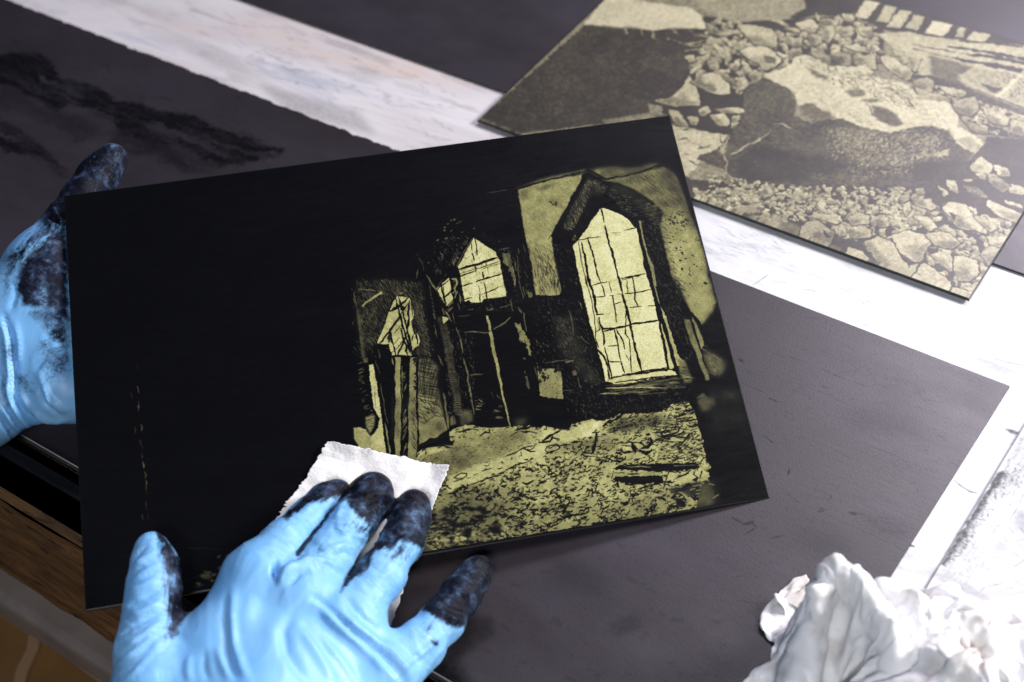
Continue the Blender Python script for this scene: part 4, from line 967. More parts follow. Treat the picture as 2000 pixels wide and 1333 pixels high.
    for t, wd, v in (('515,888 560,905 640,930 700,950', 2.4, .8), ('480,985 560,978 660,974', 2.2, .7), ('425,1068 450,1072', 7, .9), ('450,1072 540,1074 640,1085', 2, .7), ('440,1040 480,980', 1, .5), ('330,1215 400,1222 520,1216', 1.4, .4), ('460,1200 600,1194', 1.4, .5), ('560,850 640,700', 2, .4), ('570,1130 575,1150', 4, .5), ('495,1120 500,1150', 4, .4)):
        B.line(cc('S', t), wd, v, jit=.7)
    B.poly(cc('S', '520,880 760,700 760,1260 330,1240'), .12, soft=4)
    B.hatch(cc('S', '520,880 760,700 760,1260 330,1240'), 15, 9, 1.6, .7, ln=26, skip=.5, spread=.6)
    B.poly(cc('S', '590,800 660,770 660,900 600,900'), .5, soft=12); B.poly(cc('S', '490,940 560,960 540,1000 470,1010'), .3, soft=8)
    A.poly([(-300, 850), (60, 860), (330, 1010), (600, 1180), (900, 1300), (960, 1420), (-300, 1060)], .95, soft=16)  # near edge blackened: ink and painted shade in one patch
    A.T *= .8+.4*fbm2(TH, TW, 5, 2, 44)
    sc_ = fbm2(TH, TW, 19, 5, 77, sx=95)
    B.T = np.maximum(B.T, np.clip((sc_-.56)*2.4, 0, .4)*fbm2(TH, TW, 140, 3, 78))
    B.T *= .6+.8*fbm2(TH, TW, 4, 3, 45)
    return np.clip(A.T, 0, 1), np.clip(B.T, 0, 1)

# ================================================================== materials
def new_mat(name):
    m = bpy.data.materials.new(name)
    m.use_nodes = True
    nt = m.node_tree
    return m, nt, nt.nodes['Principled BSDF']
def N(nt, t, **kw):
    n = nt.nodes.new(t)
    for k, v in kw.items(): setattr(n, k, v)
    return n
def lk(nt, a, b): nt.links.new(a, b)
def noise(nt, scale, detail=4, rough=.55, vec=None, dist=0):
    n = N(nt, 'ShaderNodeTexNoise')
    n.inputs['Scale'].default_value = scale
    n.inputs['Detail'].default_value = detail
    n.inputs['Roughness'].default_value = rough
    n.inputs['Distortion'].default_value = dist
    if vec is not None: lk(nt, vec, n.inputs['Vector'])
    return n
def ramp(nt, fac, stops):
    r = N(nt, 'ShaderNodeValToRGB')
    while len(r.color_ramp.elements) < len(stops): r.color_ramp.elements.new(.5)
    for e, (p, c) in zip(r.color_ramp.elements, stops):
        e.position = p
        e.color = (*c, 1) if len(c) == 3 else c
    lk(nt, fac, r.inputs['Fac'])
    return r
def g3(v): return (v, v, v)
def mixc(nt, fac, a, b, mode='MIX'):
    m = N(nt, 'ShaderNodeMix', data_type='RGBA', blend_type=mode)
    if isinstance(fac, (int, float)): m.inputs['Factor'].default_value = fac
    else: lk(nt, fac, m.inputs['Factor'])
    for s, v in ((m.inputs['A'], a), (m.inputs['B'], b)):
        if isinstance(v, tuple): s.default_value = (*v, 1)
        else: lk(nt, v, s)
    return m.outputs['Result']
def fm(nt, op, a, b=None, c=None, clamp=False):
    m = N(nt, 'ShaderNodeMath', operation=op, use_clamp=clamp)
    for i, v in enumerate((a, b, c)):
        if v is None: continue
        if isinstance(v, (int, float)): m.inputs[i].default_value = v
        else: lk(nt, v, m.inputs[i])
    return m.outputs[0]
def objvec(nt): return N(nt, 'ShaderNodeTexCoord').outputs['Object']
def mapping(nt, vec, scale=(1, 1, 1), rot=(0, 0, 0)):
    m = N(nt, 'ShaderNodeMapping')
    m.inputs['Scale'].default_value = scale
    m.inputs['Rotation'].default_value = rot
    lk(nt, vec, m.inputs['Vector'])
    return m.outputs[0]
def bump(nt, h, strength, dist, bsdf, normal=None):
    b = N(nt, 'ShaderNodeBump')
    b.inputs['Strength'].default_value = strength
    b.inputs['Distance'].default_value = dist
    lk(nt, h, b.inputs['Height'])
    if normal is not None: lk(nt, normal, b.inputs['Normal'])
    lk(nt, b.outputs[0], bsdf.inputs['Normal'])
    return b.outputs[0]
def imgnode(nt, im):
    t = N(nt, 'ShaderNodeTexImage', image=im, interpolation='Cubic', extension='EXTEND')
    return t

def mat_etch(name, im, stops, rough0, rough1, spec, grain_col=.02):
    m, nt, b = new_mat(name)
    t = imgnode(nt, im)
    v = objvec(nt)
    n = noise(nt, 1800, 2, .7, v)
    r = ramp(nt, t.outputs['Color'], stops)
    col = mixc(nt, .30, r.outputs[0], ramp(nt, n.outputs['Fac'], [(.3, g3(.25)), (.7, g3(1.0))]).outputs[0], 'MULTIPLY')
    lk(nt, col, b.inputs['Base Color'])
    rr = N(nt, 'ShaderNodeMapRange')
    lk(nt, t.outputs['Color'], rr.inputs['Value'])
    rr.inputs['To Min'].default_value = rough0
    rr.inputs['To Max'].default_value = rough1
    n2 = noise(nt, 40, 5, .6, mapping(nt, v, (1, 4, 1)))
    lk(nt, fm(nt, 'ADD', rr.outputs[0], fm(nt, 'MULTIPLY', fm(nt, 'SUBTRACT', n2.outputs['Fac'], .5), .25)), b.inputs['Roughness'])
    b.inputs['Specular IOR Level'].default_value = spec
    bump(nt, fm(nt, 'ADD', n.outputs['Fac'], fm(nt, 'MULTIPLY', t.outputs['Color'], .8)), .35, .00012, b)
    return m

# ================================================================== build the flat things
T1, wipe1 = draw_etching()
im_etch = image_from('etched_drawing', [T1, wipe1, np.zeros_like(T1)])
T2 = draw_rubble()
im_rub = image_from('rubble_drawing', [T2])
M1, M2 = draw_marks()
im_marks = image_from('sheet_marks', [M1, M2, np.zeros_like(M1)])

m_held, nt, b = new_mat('inked_etching_plate')
t = imgnode(nt, im_etch)
sep = N(nt, 'ShaderNodeSeparateColor'); lk(nt, t.outputs['Color'], sep.inputs[0])
v = objvec(nt)
gr = noise(nt, 2200, 2, .8, v)
r = ramp(nt, sep.outputs[0], [(0, (.0022, .0022, .0028)), (.10, (.010, .010, .009)), (.35, (.070, .065, .033)), (.62, (.225, .215, .085)), (.85, (.42, .405, .175)), (1, (.56, .545, .31))])
col = mixc(nt, .22, r.outputs[0], ramp(nt, gr.outputs['Fac'], [(.32, g3(.3)), (.68, g3(1.0))]).outputs[0], 'MULTIPLY')
lk(nt, col, b.inputs['Base Color'])
rough = fm(nt, 'ADD', fm(nt, 'MULTIPLY', sep.outputs[1], .12), .24)
lk(nt, rough, b.inputs['Roughness'])
b.inputs['Specular IOR Level'].default_value = .24
bump(nt, fm(nt, 'ADD', gr.outputs['Fac'], fm(nt, 'MULTIPLY', sep.outputs[0], .9)), .45, .00010, b)

m_rub, nt, b = new_mat('rubble_etching_plate')
t = imgnode(nt, im_rub)
v = objvec(nt)
gr = noise(nt, 2200, 2, .8, v)
r = ramp(nt, t.outputs['Color'], [(0, (.020, .017, .013)), (.15, (.042, .036, .026)), (.40, (.13, .115, .07)), (.75, (.36, .325, .20)), (1, (.55, .50, .34))])  # dark stops lifted: sheen haze painted into the ink colour
col = mixc(nt, .25, r.outputs[0], ramp(nt, gr.outputs['Fac'], [(.32, g3(.4)), (.68, g3(1.0))]).outputs[0], 'MULTIPLY')
lk(nt, col, b.inputs['Base Color'])
b.inputs['Roughness'].default_value = .40
b.inputs['Specular IOR Level'].default_value = .7
bump(nt, gr.outputs['Fac'], .4, .0001, b)

m_edge, nt, b = new_mat('plate_edge_metal')
b.inputs['Base Color'].default_value = (.05, .05, .055, 1); b.inputs['Metallic'].default_value = .6; b.inputs['Roughness'].default_value = .35

# grey metal with smears
m_metal, nt, b = new_mat('smeared_grey_metal')
t = imgnode(nt, im_marks)
sep = N(nt, 'ShaderNodeSeparateColor'); lk(nt, t.outputs['Color'], sep.inputs[0])
v = objvec(nt)
gr = noise(nt, 1500, 2, .8, v)
big = noise(nt, 9, 5, .6, mapping(nt, v, (1, 1.6, 1)))
c0 = ramp(nt, big.outputs['Fac'], [(.3, (.017, .013, .0135)), (.5, (.025, .0195, .0235)), (.7, (.036, .030, .040))]).outputs[0]
c1 = mixc(nt, fm(nt, 'MULTIPLY', sep.outputs[0], .93, clamp=True), c0, (.004, .004, .005))
col = mixc(nt, .3, c1, ramp(nt, gr.outputs['Fac'], [(.32, g3(.35)), (.68, g3(1.0))]).outputs[0], 'MULTIPLY')
lk(nt, col, b.inputs['Base Color'])
sm = noise(nt, 25, 6, .65, mapping(nt, v, (1, 2.5, 1)))
lk(nt, fm(nt, 'ADD', fm(nt, 'MULTIPLY', sm.outputs['Fac'], .20), .30), b.inputs['Roughness'])
lk(nt, fm(nt, 'SUBTRACT', .8, fm(nt, 'MULTIPLY', sep.outputs[0], .70)), b.inputs['Specular IOR Level'])
scr = noise(nt, 60, 3, .7, mapping(nt, v, (.4, 14, 1), (0, 0, .5)))
bump(nt, fm(nt, 'ADD', gr.outputs['Fac'], fm(nt, 'MULTIPLY', scr.outputs['Fac'], .5)), .35, .0001, b)

# white papers
def paper_mat(name, tint, marks=True, wash=0.0):
    m, nt, b = new_mat(name)
    v = objvec(nt)
    fib = noise(nt, 700, 4, .7, v)
    big = noise(nt, 11, 5, .6, mapping(nt, v, (.6, 1.5, 1)))
    col = ramp(nt, big.outputs['Fac'], [(.3, tuple(a*.93 for a in tint)), (.6, tint)]).outputs[0]
    if wash:
        w1 = noise(nt, 14, 5, .6, mapping(nt, v, (.5, 2.2, 1), (0, 0, .1)), dist=.6)
        col = mixc(nt, wash, col, ramp(nt, w1.outputs['Fac'], [(.34, (.58, .47, .41)), (.44, (.56, .52, .53)), (.56, (.66, .63, .65)), (.66, (.40, .42, .50))]).outputs[0])
        sw = noise(nt, 30, 6, .7, mapping(nt, v, (.35, 3.5, 1)), dist=.5)
        col = mixc(nt, fm(nt, 'MULTIPLY', ramp(nt, sw.outputs['Fac'], [(.55, g3(0)), (.75, g3(1))]).outputs[0], .35), col, (.35, .34, .38))
    if marks:
        t = imgnode(nt, im_marks)
        sep = N(nt, 'ShaderNodeSeparateColor'); lk(nt, t.outputs['Color'], sep.inputs[0])
        col = mixc(nt, fm(nt, 'MULTIPLY', sep.outputs[1], .95, clamp=True), col, (.03, .028, .035))
    lk(nt, col, b.inputs['Base Color'])
    b.inputs['Roughness'].default_value = .55
    bump(nt, fib.outputs['Fac'], .3, .0001, b)
    return m
m_paper = paper_mat('white_paper', (.64, .64, .665), True, .0)
m_wash = paper_mat('washed_white_paper', (.60, .58, .585), True, .72)
m_strip = paper_mat('printed_strip_paper', (.70, .70, .72), True)
m_drawn = paper_mat('line_drawn_paper', (.62, .62, .66), True)

def tab_uv(V):
    V = np.asarray(V, float)
    return np.stack([(V[:, 0]-TX0)/(TX1-TX0), (V[:, 1]-TY0)/(TY1-TY0)], 1)
def sheet(name, outline, z0, z1, mat, bevel=0, parent=None):
    """flat sheet from an outline of (x,y) points, real thickness"""
    n = len(outline)
    V = [(x, y, z0) for x, y in outline]+[(x, y, z1) for x, y in outline]
    F = [tuple(range(n))[::-1], tuple(range(n, 2*n))]+[(i, (i+1) % n, n+(i+1) % n, n+i) for i in range(n)]
    return mesh_obj(name, V, F, mat, parent, uvs=tab_uv(V))

XL, XR = -0.80, 0.06
Y_EDGE = 0.152
# --- workbench
m_bench, nt, b = new_mat('white_bench_top')
v = objvec(nt)
lk(nt, ramp(nt, noise(nt, 12, 6, .65, mapping(nt, v, (1, 3, 1))).outputs['Fac'], [(.3, (.55, .54, .56)), (.6, (.76, .76, .78))]).outputs[0], b.inputs['Base Color'])
m_rim, nt, b = new_mat('ink_blackened_rim')
v = objvec(nt)
nn = noise(nt, 60, 6, .7, mapping(nt, v, (.6, 4, 1)))
lk(nt, ramp(nt, nn.outputs['Fac'], [(.35, (.004, .004, .005)), (.6, (.012, .013, .016)), (.78, (.03, .038, .05))]).outputs[0], b.inputs['Base Color'])  # bluish last stop paints the rim's highlight over the black ink
b.inputs['Roughness'].default_value = .33
bump(nt, nn.outputs['Fac'], .6, .001, b)
m_wood, nt, b = new_mat('old_brown_wood')
v = objvec(nt)
wv = mapping(nt, v, (3.5, 18, 18))
g1 = noise(nt, 9, 8, .7, wv, dist=.8)
g2 = noise(nt, 26, 4, .6, mapping(nt, v, (1.6, 6, 6)), dist=1.2)
c = ramp(nt, g1.outputs['Fac'], [(.28, (.03, .015, .006)), (.45, (.11, .055, .020)), (.60, (.20, .10, .036)), (.78, (.36, .20, .08))]).outputs[0]
pit = ramp(nt, g2.outputs['Fac'], [(.60, g3(0)), (.68, g3(1))]).outputs[0]
c = mixc(nt, fm(nt, 'MULTIPLY', pit, .85), c, (.006, .004, .003))
sp = noise(nt, 30, 3, .5, mapping(nt, v, (1, 2, 2)))
c = mixc(nt, ramp(nt, sp.outputs['Fac'], [(.72, g3(0)), (.76, g3(1))]).outputs[0], c, (.45, .32, .2))
lk(nt, c, b.inputs['Base Color'])
b.inputs['Roughness'].default_value = .6
bump(nt, fm(nt, 'SUBTRACT', g1.outputs['Fac'], fm(nt, 'MULTIPLY', pit, .5)), .8, .0015, b)
m_ledge, nt, b = new_mat('grey_painted_ledge')
v = objvec(nt)
lk(nt, ramp(nt, noise(nt, 25, 5, .6, v).outputs['Fac'], [(.3, (.17, .14, .125)), (.7, (.28, .235, .21))]).outputs[0], b.inputs['Base Color'])
m_kraft, nt, b = new_mat('brown_stone_floor')
v = objvec(nt)
nn = noise(nt, 8, 6, .6, v)
lk(nt, ramp(nt, nn.outputs['Fac'], [(.3, (.13, .062, .018)), (.55, (.25, .13, .042)), (.75, (.34, .18, .065))]).outputs[0], b.inputs['Base Color'])
b.inputs['Roughness'].default_value = .6
m_seam, nt, b = new_mat('pale_grout')
b.inputs['Base Color'].default_value = (.34, .21, .11, 1); b.inputs['Roughness'].default_value = .8

def box(name, x0, x1, y0, y1, z0, z1, mat, parent=None, bev=0):
    V = [(x0, y0, z0), (x1, y0, z0), (x1, y1, z0), (x0, y1, z0), (x0, y0, z1), (x1, y0, z1), (x1, y1, z1), (x0, y1, z1)]
    F = [(3, 2, 1, 0), (4, 5, 6, 7), (0, 1, 5, 4), (1, 2, 6, 5), (2, 3, 7, 6), (3, 0, 4, 7)]
    o = mesh_obj(name, V, F, mat, parent)
    if bev:
        md = o.modifiers.new('bevel', 'BEVEL'); md.width = bev; md.segments = 3
    return o
bench = tag(empty('workbench', (0, 0, 0)), 'wooden workbench with a white top and a rough brown front rail blackened by ink', 'workbench')
box('bench_top', XL, XR, .179, .78, -.03, 0, m_bench, bench)
box('front_rim', XL, XR, Y_EDGE+.002, .178, -.03, -.0008, m_rim, bench, .0025)
box('rim_strip', XL, XR, .1665, .1715, -.0008, .0012, m_rim, bench, .0009)
# front rail: rough worn face
nx, nz = 260, 26
V = []; F = []
for i in range(nx+1):
    for j in range(nz+1):
        x = XL+(XR-XL)*i/nx; z = -.0710+.0702*j/nz
        e = min(j, nz-j)/nz
        V.append((x, Y_EDGE-.0004+.0022*noise3(np.array(x*70.), np.array(z*160.), np.array(0.))-(.0016 if e > .1 else .0), z))
for i in range(nx):
    for j in range(nz):
        a = i*(nz+1)+j; F.append((a, a+nz+1, a+nz+2, a+1))
k0 = len(V)
for i in (0, nx):
    for j in (0, nz):
        V.append((V[i*(nz+1)+j][0], .176, V[i*(nz+1)+j][2]))
F += [(0, k0, k0+2, nx*(nz+1)), (nz, nx*(nz+1)+nz, k0+3, k0+1), (k0, k0+1, k0+3, k0+2)]
rail = mesh_obj('front_rail', V, F, m_wood, bench, smooth=True)
tag(rail, 'rough brown wooden rail with splintered knots', None)
g = table_many([(0, 1120), (230, 1270), (0, 1178), (215, 1312)], -.10)
ly0 = float(g[2:, 1].mean())
box('lower_ledge', XL, XR, ly0, .17, -.12, -.10, m_ledge, bench, .004)
flo = tag(box('floor', -1.6, 1.2, -.8, 1.6, -.26, -.20, m_kraft), None, None, kind='structure')
def seam(P, wd):
    Q = table_many(P, -.199)
    V = []; F = []
    for i, p in enumerate(Q):
        d = Q[min(i+1, len(Q)-1)]-Q[max(i-1, 0)]; d /= np.linalg.norm(d)
        n_ = np.array([-d[1], d[0], 0])*wd
        V += [p-n_, p+n_, p+n_+(0, 0, .0016), p-n_+(0, 0, .0016)]
        if i:
            k = (i-1)*4
            F += [(k, k+4, k+7, k+3), (k+3, k+7, k+6, k+2), (k+2, k+6, k+5, k+1)]
    return mesh_obj('grout_line', V, F, m_seam, flo)
for P, wd in (([(-60, 1150), (0, 1187), (70, 1232), (140, 1276), (230, 1345)], .0035), ([(70, 1236), (66, 1270), (46, 1310), (34, 1360)], .003)):
    seam(P, wd)

# --- papers
cz = 0.0003
paper = tag(sheet('white_paper', [(-.30, .18), (.05, .18), (.05, .70), (-.30, .70)], .0002, .0006, m_paper), 'blank white paper between the grey metal sheets, faint scuffs, beside the crumpled cloth', 'paper')
wash = tag(sheet('washed_paper', [(XL+.02, .30), (-.2995, .30), (-.3005, .52), (XL+.02, .52)], .0002, .0006, m_wash), 'white paper washed with pale blue and peach ink streaks, upper left behind the dark sheet', 'paper')
def par_strip(a, b, ext=.12):
    A, B = table_many([a, b], .0012)[:, :2]
    d = (A-B)/np.linalg.norm(A-B)
    return A+d*ext, B-d*ext
a0, a1 = par_strip((1996, 842), (1835, 1109)); b0, b1 = par_strip((2001, 944), (1876, 1159))
tag(sheet('drawn_paper', [tuple(b1-(0.002, 0)), (.05, b1[1]-.0), (.05, b0[1]), tuple(b0-(0.002, 0))], .0008, .0011, m_drawn), 'white paper with thin ink lines at the right edge, above the crumpled cloth', 'paper')
tag(sheet('printed_strip', [tuple(a1), tuple(b1), tuple(b0), tuple(a0)], .0013, .0017, m_strip), 'long white strip of paper with brushed black ink along its left side', 'paper strip')

# --- big grey sheet lying near the bench edge, ragged on its far left edge
pt = table_many([(30, 5), (775, 290), (1400, 535), (1972, 755), (1720, 1155)], .0016)
yB = float(np.mean(pt[2:4, 1])); xB = float(np.mean(pt[3:, 0]))
out = [(XL+.03, .182), (xB, .182)]
p1, p2 = pt[4], pt[3]
out = [(XL+.03, .1775), (float(p1[0]+(p1[0]-p2[0])*.42), .1775), (float(p2[0]), float(p2[1]))]
x = float(p2[0])
nk = 0
while x > XL+.03:
    if x < -.30:
        x -= .0012+.0022*rng.random()
        out.append((x, yB-.0009*rng.random()**2-(.0009 if rng.random() < .12 else 0)+.0002))
    else:
        x -= .02
        out.append((x, yB+(.00004*rng.normal())))
grey1 = tag(sheet('metal_sheet', out, .0008, .0018, m_metal), 'wide dark grey metal sheet under the held etching, smeared with black ink at left', 'metal sheet', 'bare grey metal sheets')
c0, c1 = table_many([(480, 0), (1950, 521)], .0016)[:, 1]
yC = float((c0+c1)/2)
o2 = [(XL+.03, yC+.0006), (.05, yC-.0006), (.05, .73), (XL+.03, .73)]
grey2 = tag(sheet('metal_sheet', o2, .0008, .0018, m_metal), 'dark grey metal sheet at the top, partly covered by the rubble etching', 'metal sheet', 'bare grey metal sheets')

# --- rubble etching plate
rubp = tag(empty('etched_plate', (0, 0, 0)), 'ochre etched plate of boulders and rubble lying at upper right', 'etching plate')
oc = table_many([(932, 235), (1893, 585), (2000, 415), (1190, -10), (1703, 0), (2000, 84)], OZ)
p, q, r_, s_, t0_, t1_ = oc[:, :2]
ytop = float((t0_[1]+t1_[1])/2)
OUT = [tuple(p), tuple(q), tuple(q+(r_-q)/np.linalg.norm(r_-q)*((ytop-q[1])/((r_-q)/np.linalg.norm(r_-q))[1])), tuple(p+(s_-p)*((ytop-p[1])/(s_-p)[1]))]
def ouv(V):
    V = np.asarray(V, float)
    return np.stack([(V[:, 0]-OX0)/(OX1-OX0), (V[:, 1]-OY0)/(OY1-OY0)], 1)
def bev_plate(name, pts, n, thick, ins, top_mat, edge_mat, uvf, parent):
    """plate: pts = 4 top corners (3D), n = normal; filed edge strip; body below"""
    pts = [np.array(p, float) for p in pts]; c = sum(pts)/4
    def inset(p, k):
        i = [j for j in range(4) if np.allclose(pts[j], p)][0]
        a, b_ = pts[(i+1) % 4]-p, pts[(i-1) % 4]-p
        return p+a/np.linalg.norm(a)*k+b_/np.linalg.norm(b_)*k
    tp = [inset(p, ins) for p in pts]
    o = mesh_obj(name, tp, [(0, 1, 2, 3)], top_mat, parent, uvs=uvf(tp))
    mid = [p-n*ins*.55 for p in pts]; lo = [p-n*thick for p in pts]
    V = tp+mid+lo; F = []
    for k in (0, 4):
        for i in range(4):
            j = (i+1) % 4; F.append((k+i, k+4+i, k+4+j, k+j))
    F.append((11, 10, 9, 8))
    e = mesh_obj('plate_edge', V, F, edge_mat, parent)
    return o, e
bev_plate('etched_face', [(*a, OZ) for a in OUT], np.array([0, 0, 1.]), .0011, .00045, m_rub, m_edge, ouv, rubp)

# --- held etching plate
held = tag(empty('etched_plate', tuple(PO)), 'black inked etching of gothic church windows, held up in the gloved hands', 'etching plate')
def puv(V):
    out = []
    for x in V:
        d = np.asarray(x)-PO
        G = np.array([[PU@PU, PU@PV], [PU@PV, PV@PV]])
        a = np.linalg.solve(G, [d@PU, d@PV]); out.append((a[0], 1-a[1]))
    return np.array(out)
m_hedge, nt, b = new_mat('held_plate_edge')
b.inputs['Base Color'].default_value = (.012, .012, .014, 1); b.inputs['Metallic'].default_value = .3; b.inputs['Roughness'].default_value = .3
for o in bev_plate('etched_face', [PO+PV, PO+PV+PU, PO+PU, PO], PN, .0013, .0004, m_held, m_hedge, puv, None): reparent(o, held)

# ================================================================== gloved hands
def smin(a, b, k):
    h = np.clip(.5+.5*(b-a)/k, 0, 1)
    return b*(1-h)+a*h-k*h*(1-h)
class Field:
    def __init__(s, lo, hi, h):
        s.lo = np.array(lo, float); s.h = h
        n = np.ceil((np.array(hi)-s.lo)/h).astype(int)+1
        s.n = n
        s.ax = [(s.lo[i]+h*np.arange(n[i])).astype(np.float32) for i in range(3)]
    def fresh(s): return np.full(s.n, .03, np.float32)
    def window(s, pts, pad):
        lo = np.min(pts, 0)-pad; hi = np.max(pts, 0)+pad
        i0 = np.clip(((lo-s.lo)/s.h).astype(int), 0, s.n-1); i1 = np.clip(((hi-s.lo)/s.h).astype(int)+2, 1, s.n)
        sl = tuple(slice(a, b) for a, b in zip(i0, i1))
        X, Y, Z = s.ax[0][sl[0]][:, None, None], s.ax[1][sl[1]][None, :, None], s.ax[2][sl[2]][None, None, :]
        return sl, X, Y, Z
    def cone(s, G, a, b, ra, rb, k, flat=1.0, n=None):
        """tapered capsule, smooth-joined; flat<1 squashes it along the direction n"""
        r = max(ra, rb)
        sl, X, Y, Z = s.window([a, b], r+.014)
        a = np.asarray(a, float); b = np.asarray(b, float)
        d = b-a
        px, py, pz = X-a[0], Y-a[1], Z-a[2]
        if flat != 1.0:
            q = (px*n[0]+py*n[1]+pz*n[2])*(1/flat-1)
            px, py, pz = px+q*n[0], py+q*n[1], pz+q*n[2]
            d = d+n*(d@n)*(1/flat-1)
        L2 = d@d+1e-12
        t = np.clip((px*d[0]+py*d[1]+pz*d[2])/L2, 0, 1)
        dist = np.sqrt((px-t*d[0])**2+(py-t*d[1])**2+(pz-t*d[2])**2)-(ra+(rb-ra)*t)
        if flat != 1.0: dist = dist*(flat*.5+.5)
        G[sl] = smin(G[sl], dist.astype(np.float32), k)
def surface_nets(fd, G):
    ins = G < 0
    nx, ny, nz = G.shape
    c = np.zeros((nx-1, ny-1, nz-1), np.uint8)
    corners = [(i, j, k) for i in (0, 1) for j in (0, 1) for k in (0, 1)]
    for i, j, k in corners: c += ins[i:nx-1+i, j:ny-1+j, k:nz-1+k]
    act = np.argwhere((c > 0) & (c < 8))
    val = np.stack([G[act[:, 0]+i, act[:, 1]+j, act[:, 2]+k] for i, j, k in corners], 1)
    acc = np.zeros((len(act), 3)); cnt = np.zeros(len(act))
    for p in range(8):
        for q in range(p+1, 8):
            dd = np.abs(np.array(corners[p])-np.array(corners[q])).sum()
            if dd != 1: continue
            m = (val[:, p] < 0) != (val[:, q] < 0)
            t = val[m, p]/(val[m, p]-val[m, q])
            acc[m] += np.array(corners[p])+t[:, None]*(np.array(corners[q])-np.array(corners[p]))
            cnt[m] += 1
    V = fd.lo+(act+acc/cnt[:, None])*fd.h
    idx = np.full(c.shape, -1, np.int64); idx[act[:, 0], act[:, 1], act[:, 2]] = np.arange(len(act))
    Q = []
    for ax in range(3):
        sl0 = [slice(1, s-1) for s in G.shape]; sl1 = [slice(1, s-1) for s in G.shape]
        sl0[ax] = slice(0, G.shape[ax]-1); sl1[ax] = slice(1, G.shape[ax])
        A, B = ins[tuple(sl0)], ins[tuple(sl1)]
        e = np.argwhere(A != B)
        fl = A[e[:, 0], e[:, 1], e[:, 2]]
        off = np.ones(3, int); off[ax] = 0
        e = e+off
        u, v = [(1, 2), (2, 0), (0, 1)][ax]
        du = np.zeros(3, int); du[u] = 1; dv = np.zeros(3, int); dv[v] = 1
        g = lambda w_: idx[w_[:, 0], w_[:, 1], w_[:, 2]]
        q = np.stack([g(e-du-dv), g(e-dv), g(e), g(e-du)], 1)
        q[~fl] = q[~fl][:, ::-1]
        Q.append(q)
    return V, np.concatenate(Q)
def vnormals(V, Q):
    n = np.cross(V[Q[:, 2]]-V[Q[:, 0]], V[Q[:, 3]]-V[Q[:, 1]])
    out = np.zeros_like(V)
    for k in range(4): np.add.at(out, Q[:, k], n)
    return out/(np.linalg.norm(out, axis=1, keepdims=True)+1e-12)
def grad_normals(fd, G, V):
    gx, gy, gz = np.gradient(G)
    i = (V-fd.lo)/fd.h
    j = np.clip(i.astype(int), 0, np.array(G.shape)-2); f = i-j
    out = np.zeros_like(V)
    for a in (0, 1):
        for b in (0, 1):
            for c in (0, 1):
                w_ = (f[:, 0] if a else 1-f[:, 0])*(f[:, 1] if b else 1-f[:, 1])*(f[:, 2] if c else 1-f[:, 2])
                ii = (j[:, 0]+a, j[:, 1]+b, j[:, 2]+c)
                out += w_[:, None]*np.stack([gx[ii], gy[ii], gz[ii]], 1)
    return out/(np.linalg.norm(out, axis=1, keepdims=True)+1e-12)
def seg_dist_px(S, P):
    """distance (photo px) from points S to polyline P, and progress 0..1"""
    P = np.asarray(P, float)
    best = np.full(len(S), 1e9); tt = np.zeros(len(S)); sg = np.zeros(len(S))
    L = np.hypot(*(P[1:]-P[:-1]).T); C0 = np.r_[0, np.cumsum(L)]
    for i in range(len(P)-1):
        d = P[i+1]-P[i]
        t = np.clip(((S-P[i])@d)/(d@d), 0, 1)
        w_ = S-P[i]-t[:, None]*d
        dist = np.hypot(w_[:, 0], w_[:, 1])
        m = dist < best
        best[m] = dist[m]; tt[m] = (C0[i]+t[m]*L[i])/C0[-1]
        sg[m] = np.sign(w_[m, 0]*d[1]-w_[m, 1]*d[0])
    return best, tt, sg
def in_poly_px(S, P):
    P = np.asarray(P, float); c = np.zeros(len(S), bool)
    for a, b in zip(P, np.roll(P, -1, 0)):
        m = (a[1] > S[:, 1]) != (b[1] > S[:, 1])
        with np.errstate(divide='ignore', invalid='ignore'):
            x = a[0]+(S[:, 1]-a[1])*(b[0]-a[0])/(b[1]-a[1])
        c ^= m & (S[:, 0] < x)
    return c
def soft_poly_px(S, P, soft):
    P = list(P)+[P[0]]
    d, _, _ = seg_dist_px(S, P)
    i = in_poly_px(S, P[:-1])
    return np.clip(.5+np.where(i, d, -d)/(2*soft), 0, 1)
def J(px, py, d, rpx):
    p = on_plate(px, py, d/1000.)
    dep = (p-CO)@CF
    return p, rpx*dep/FPX

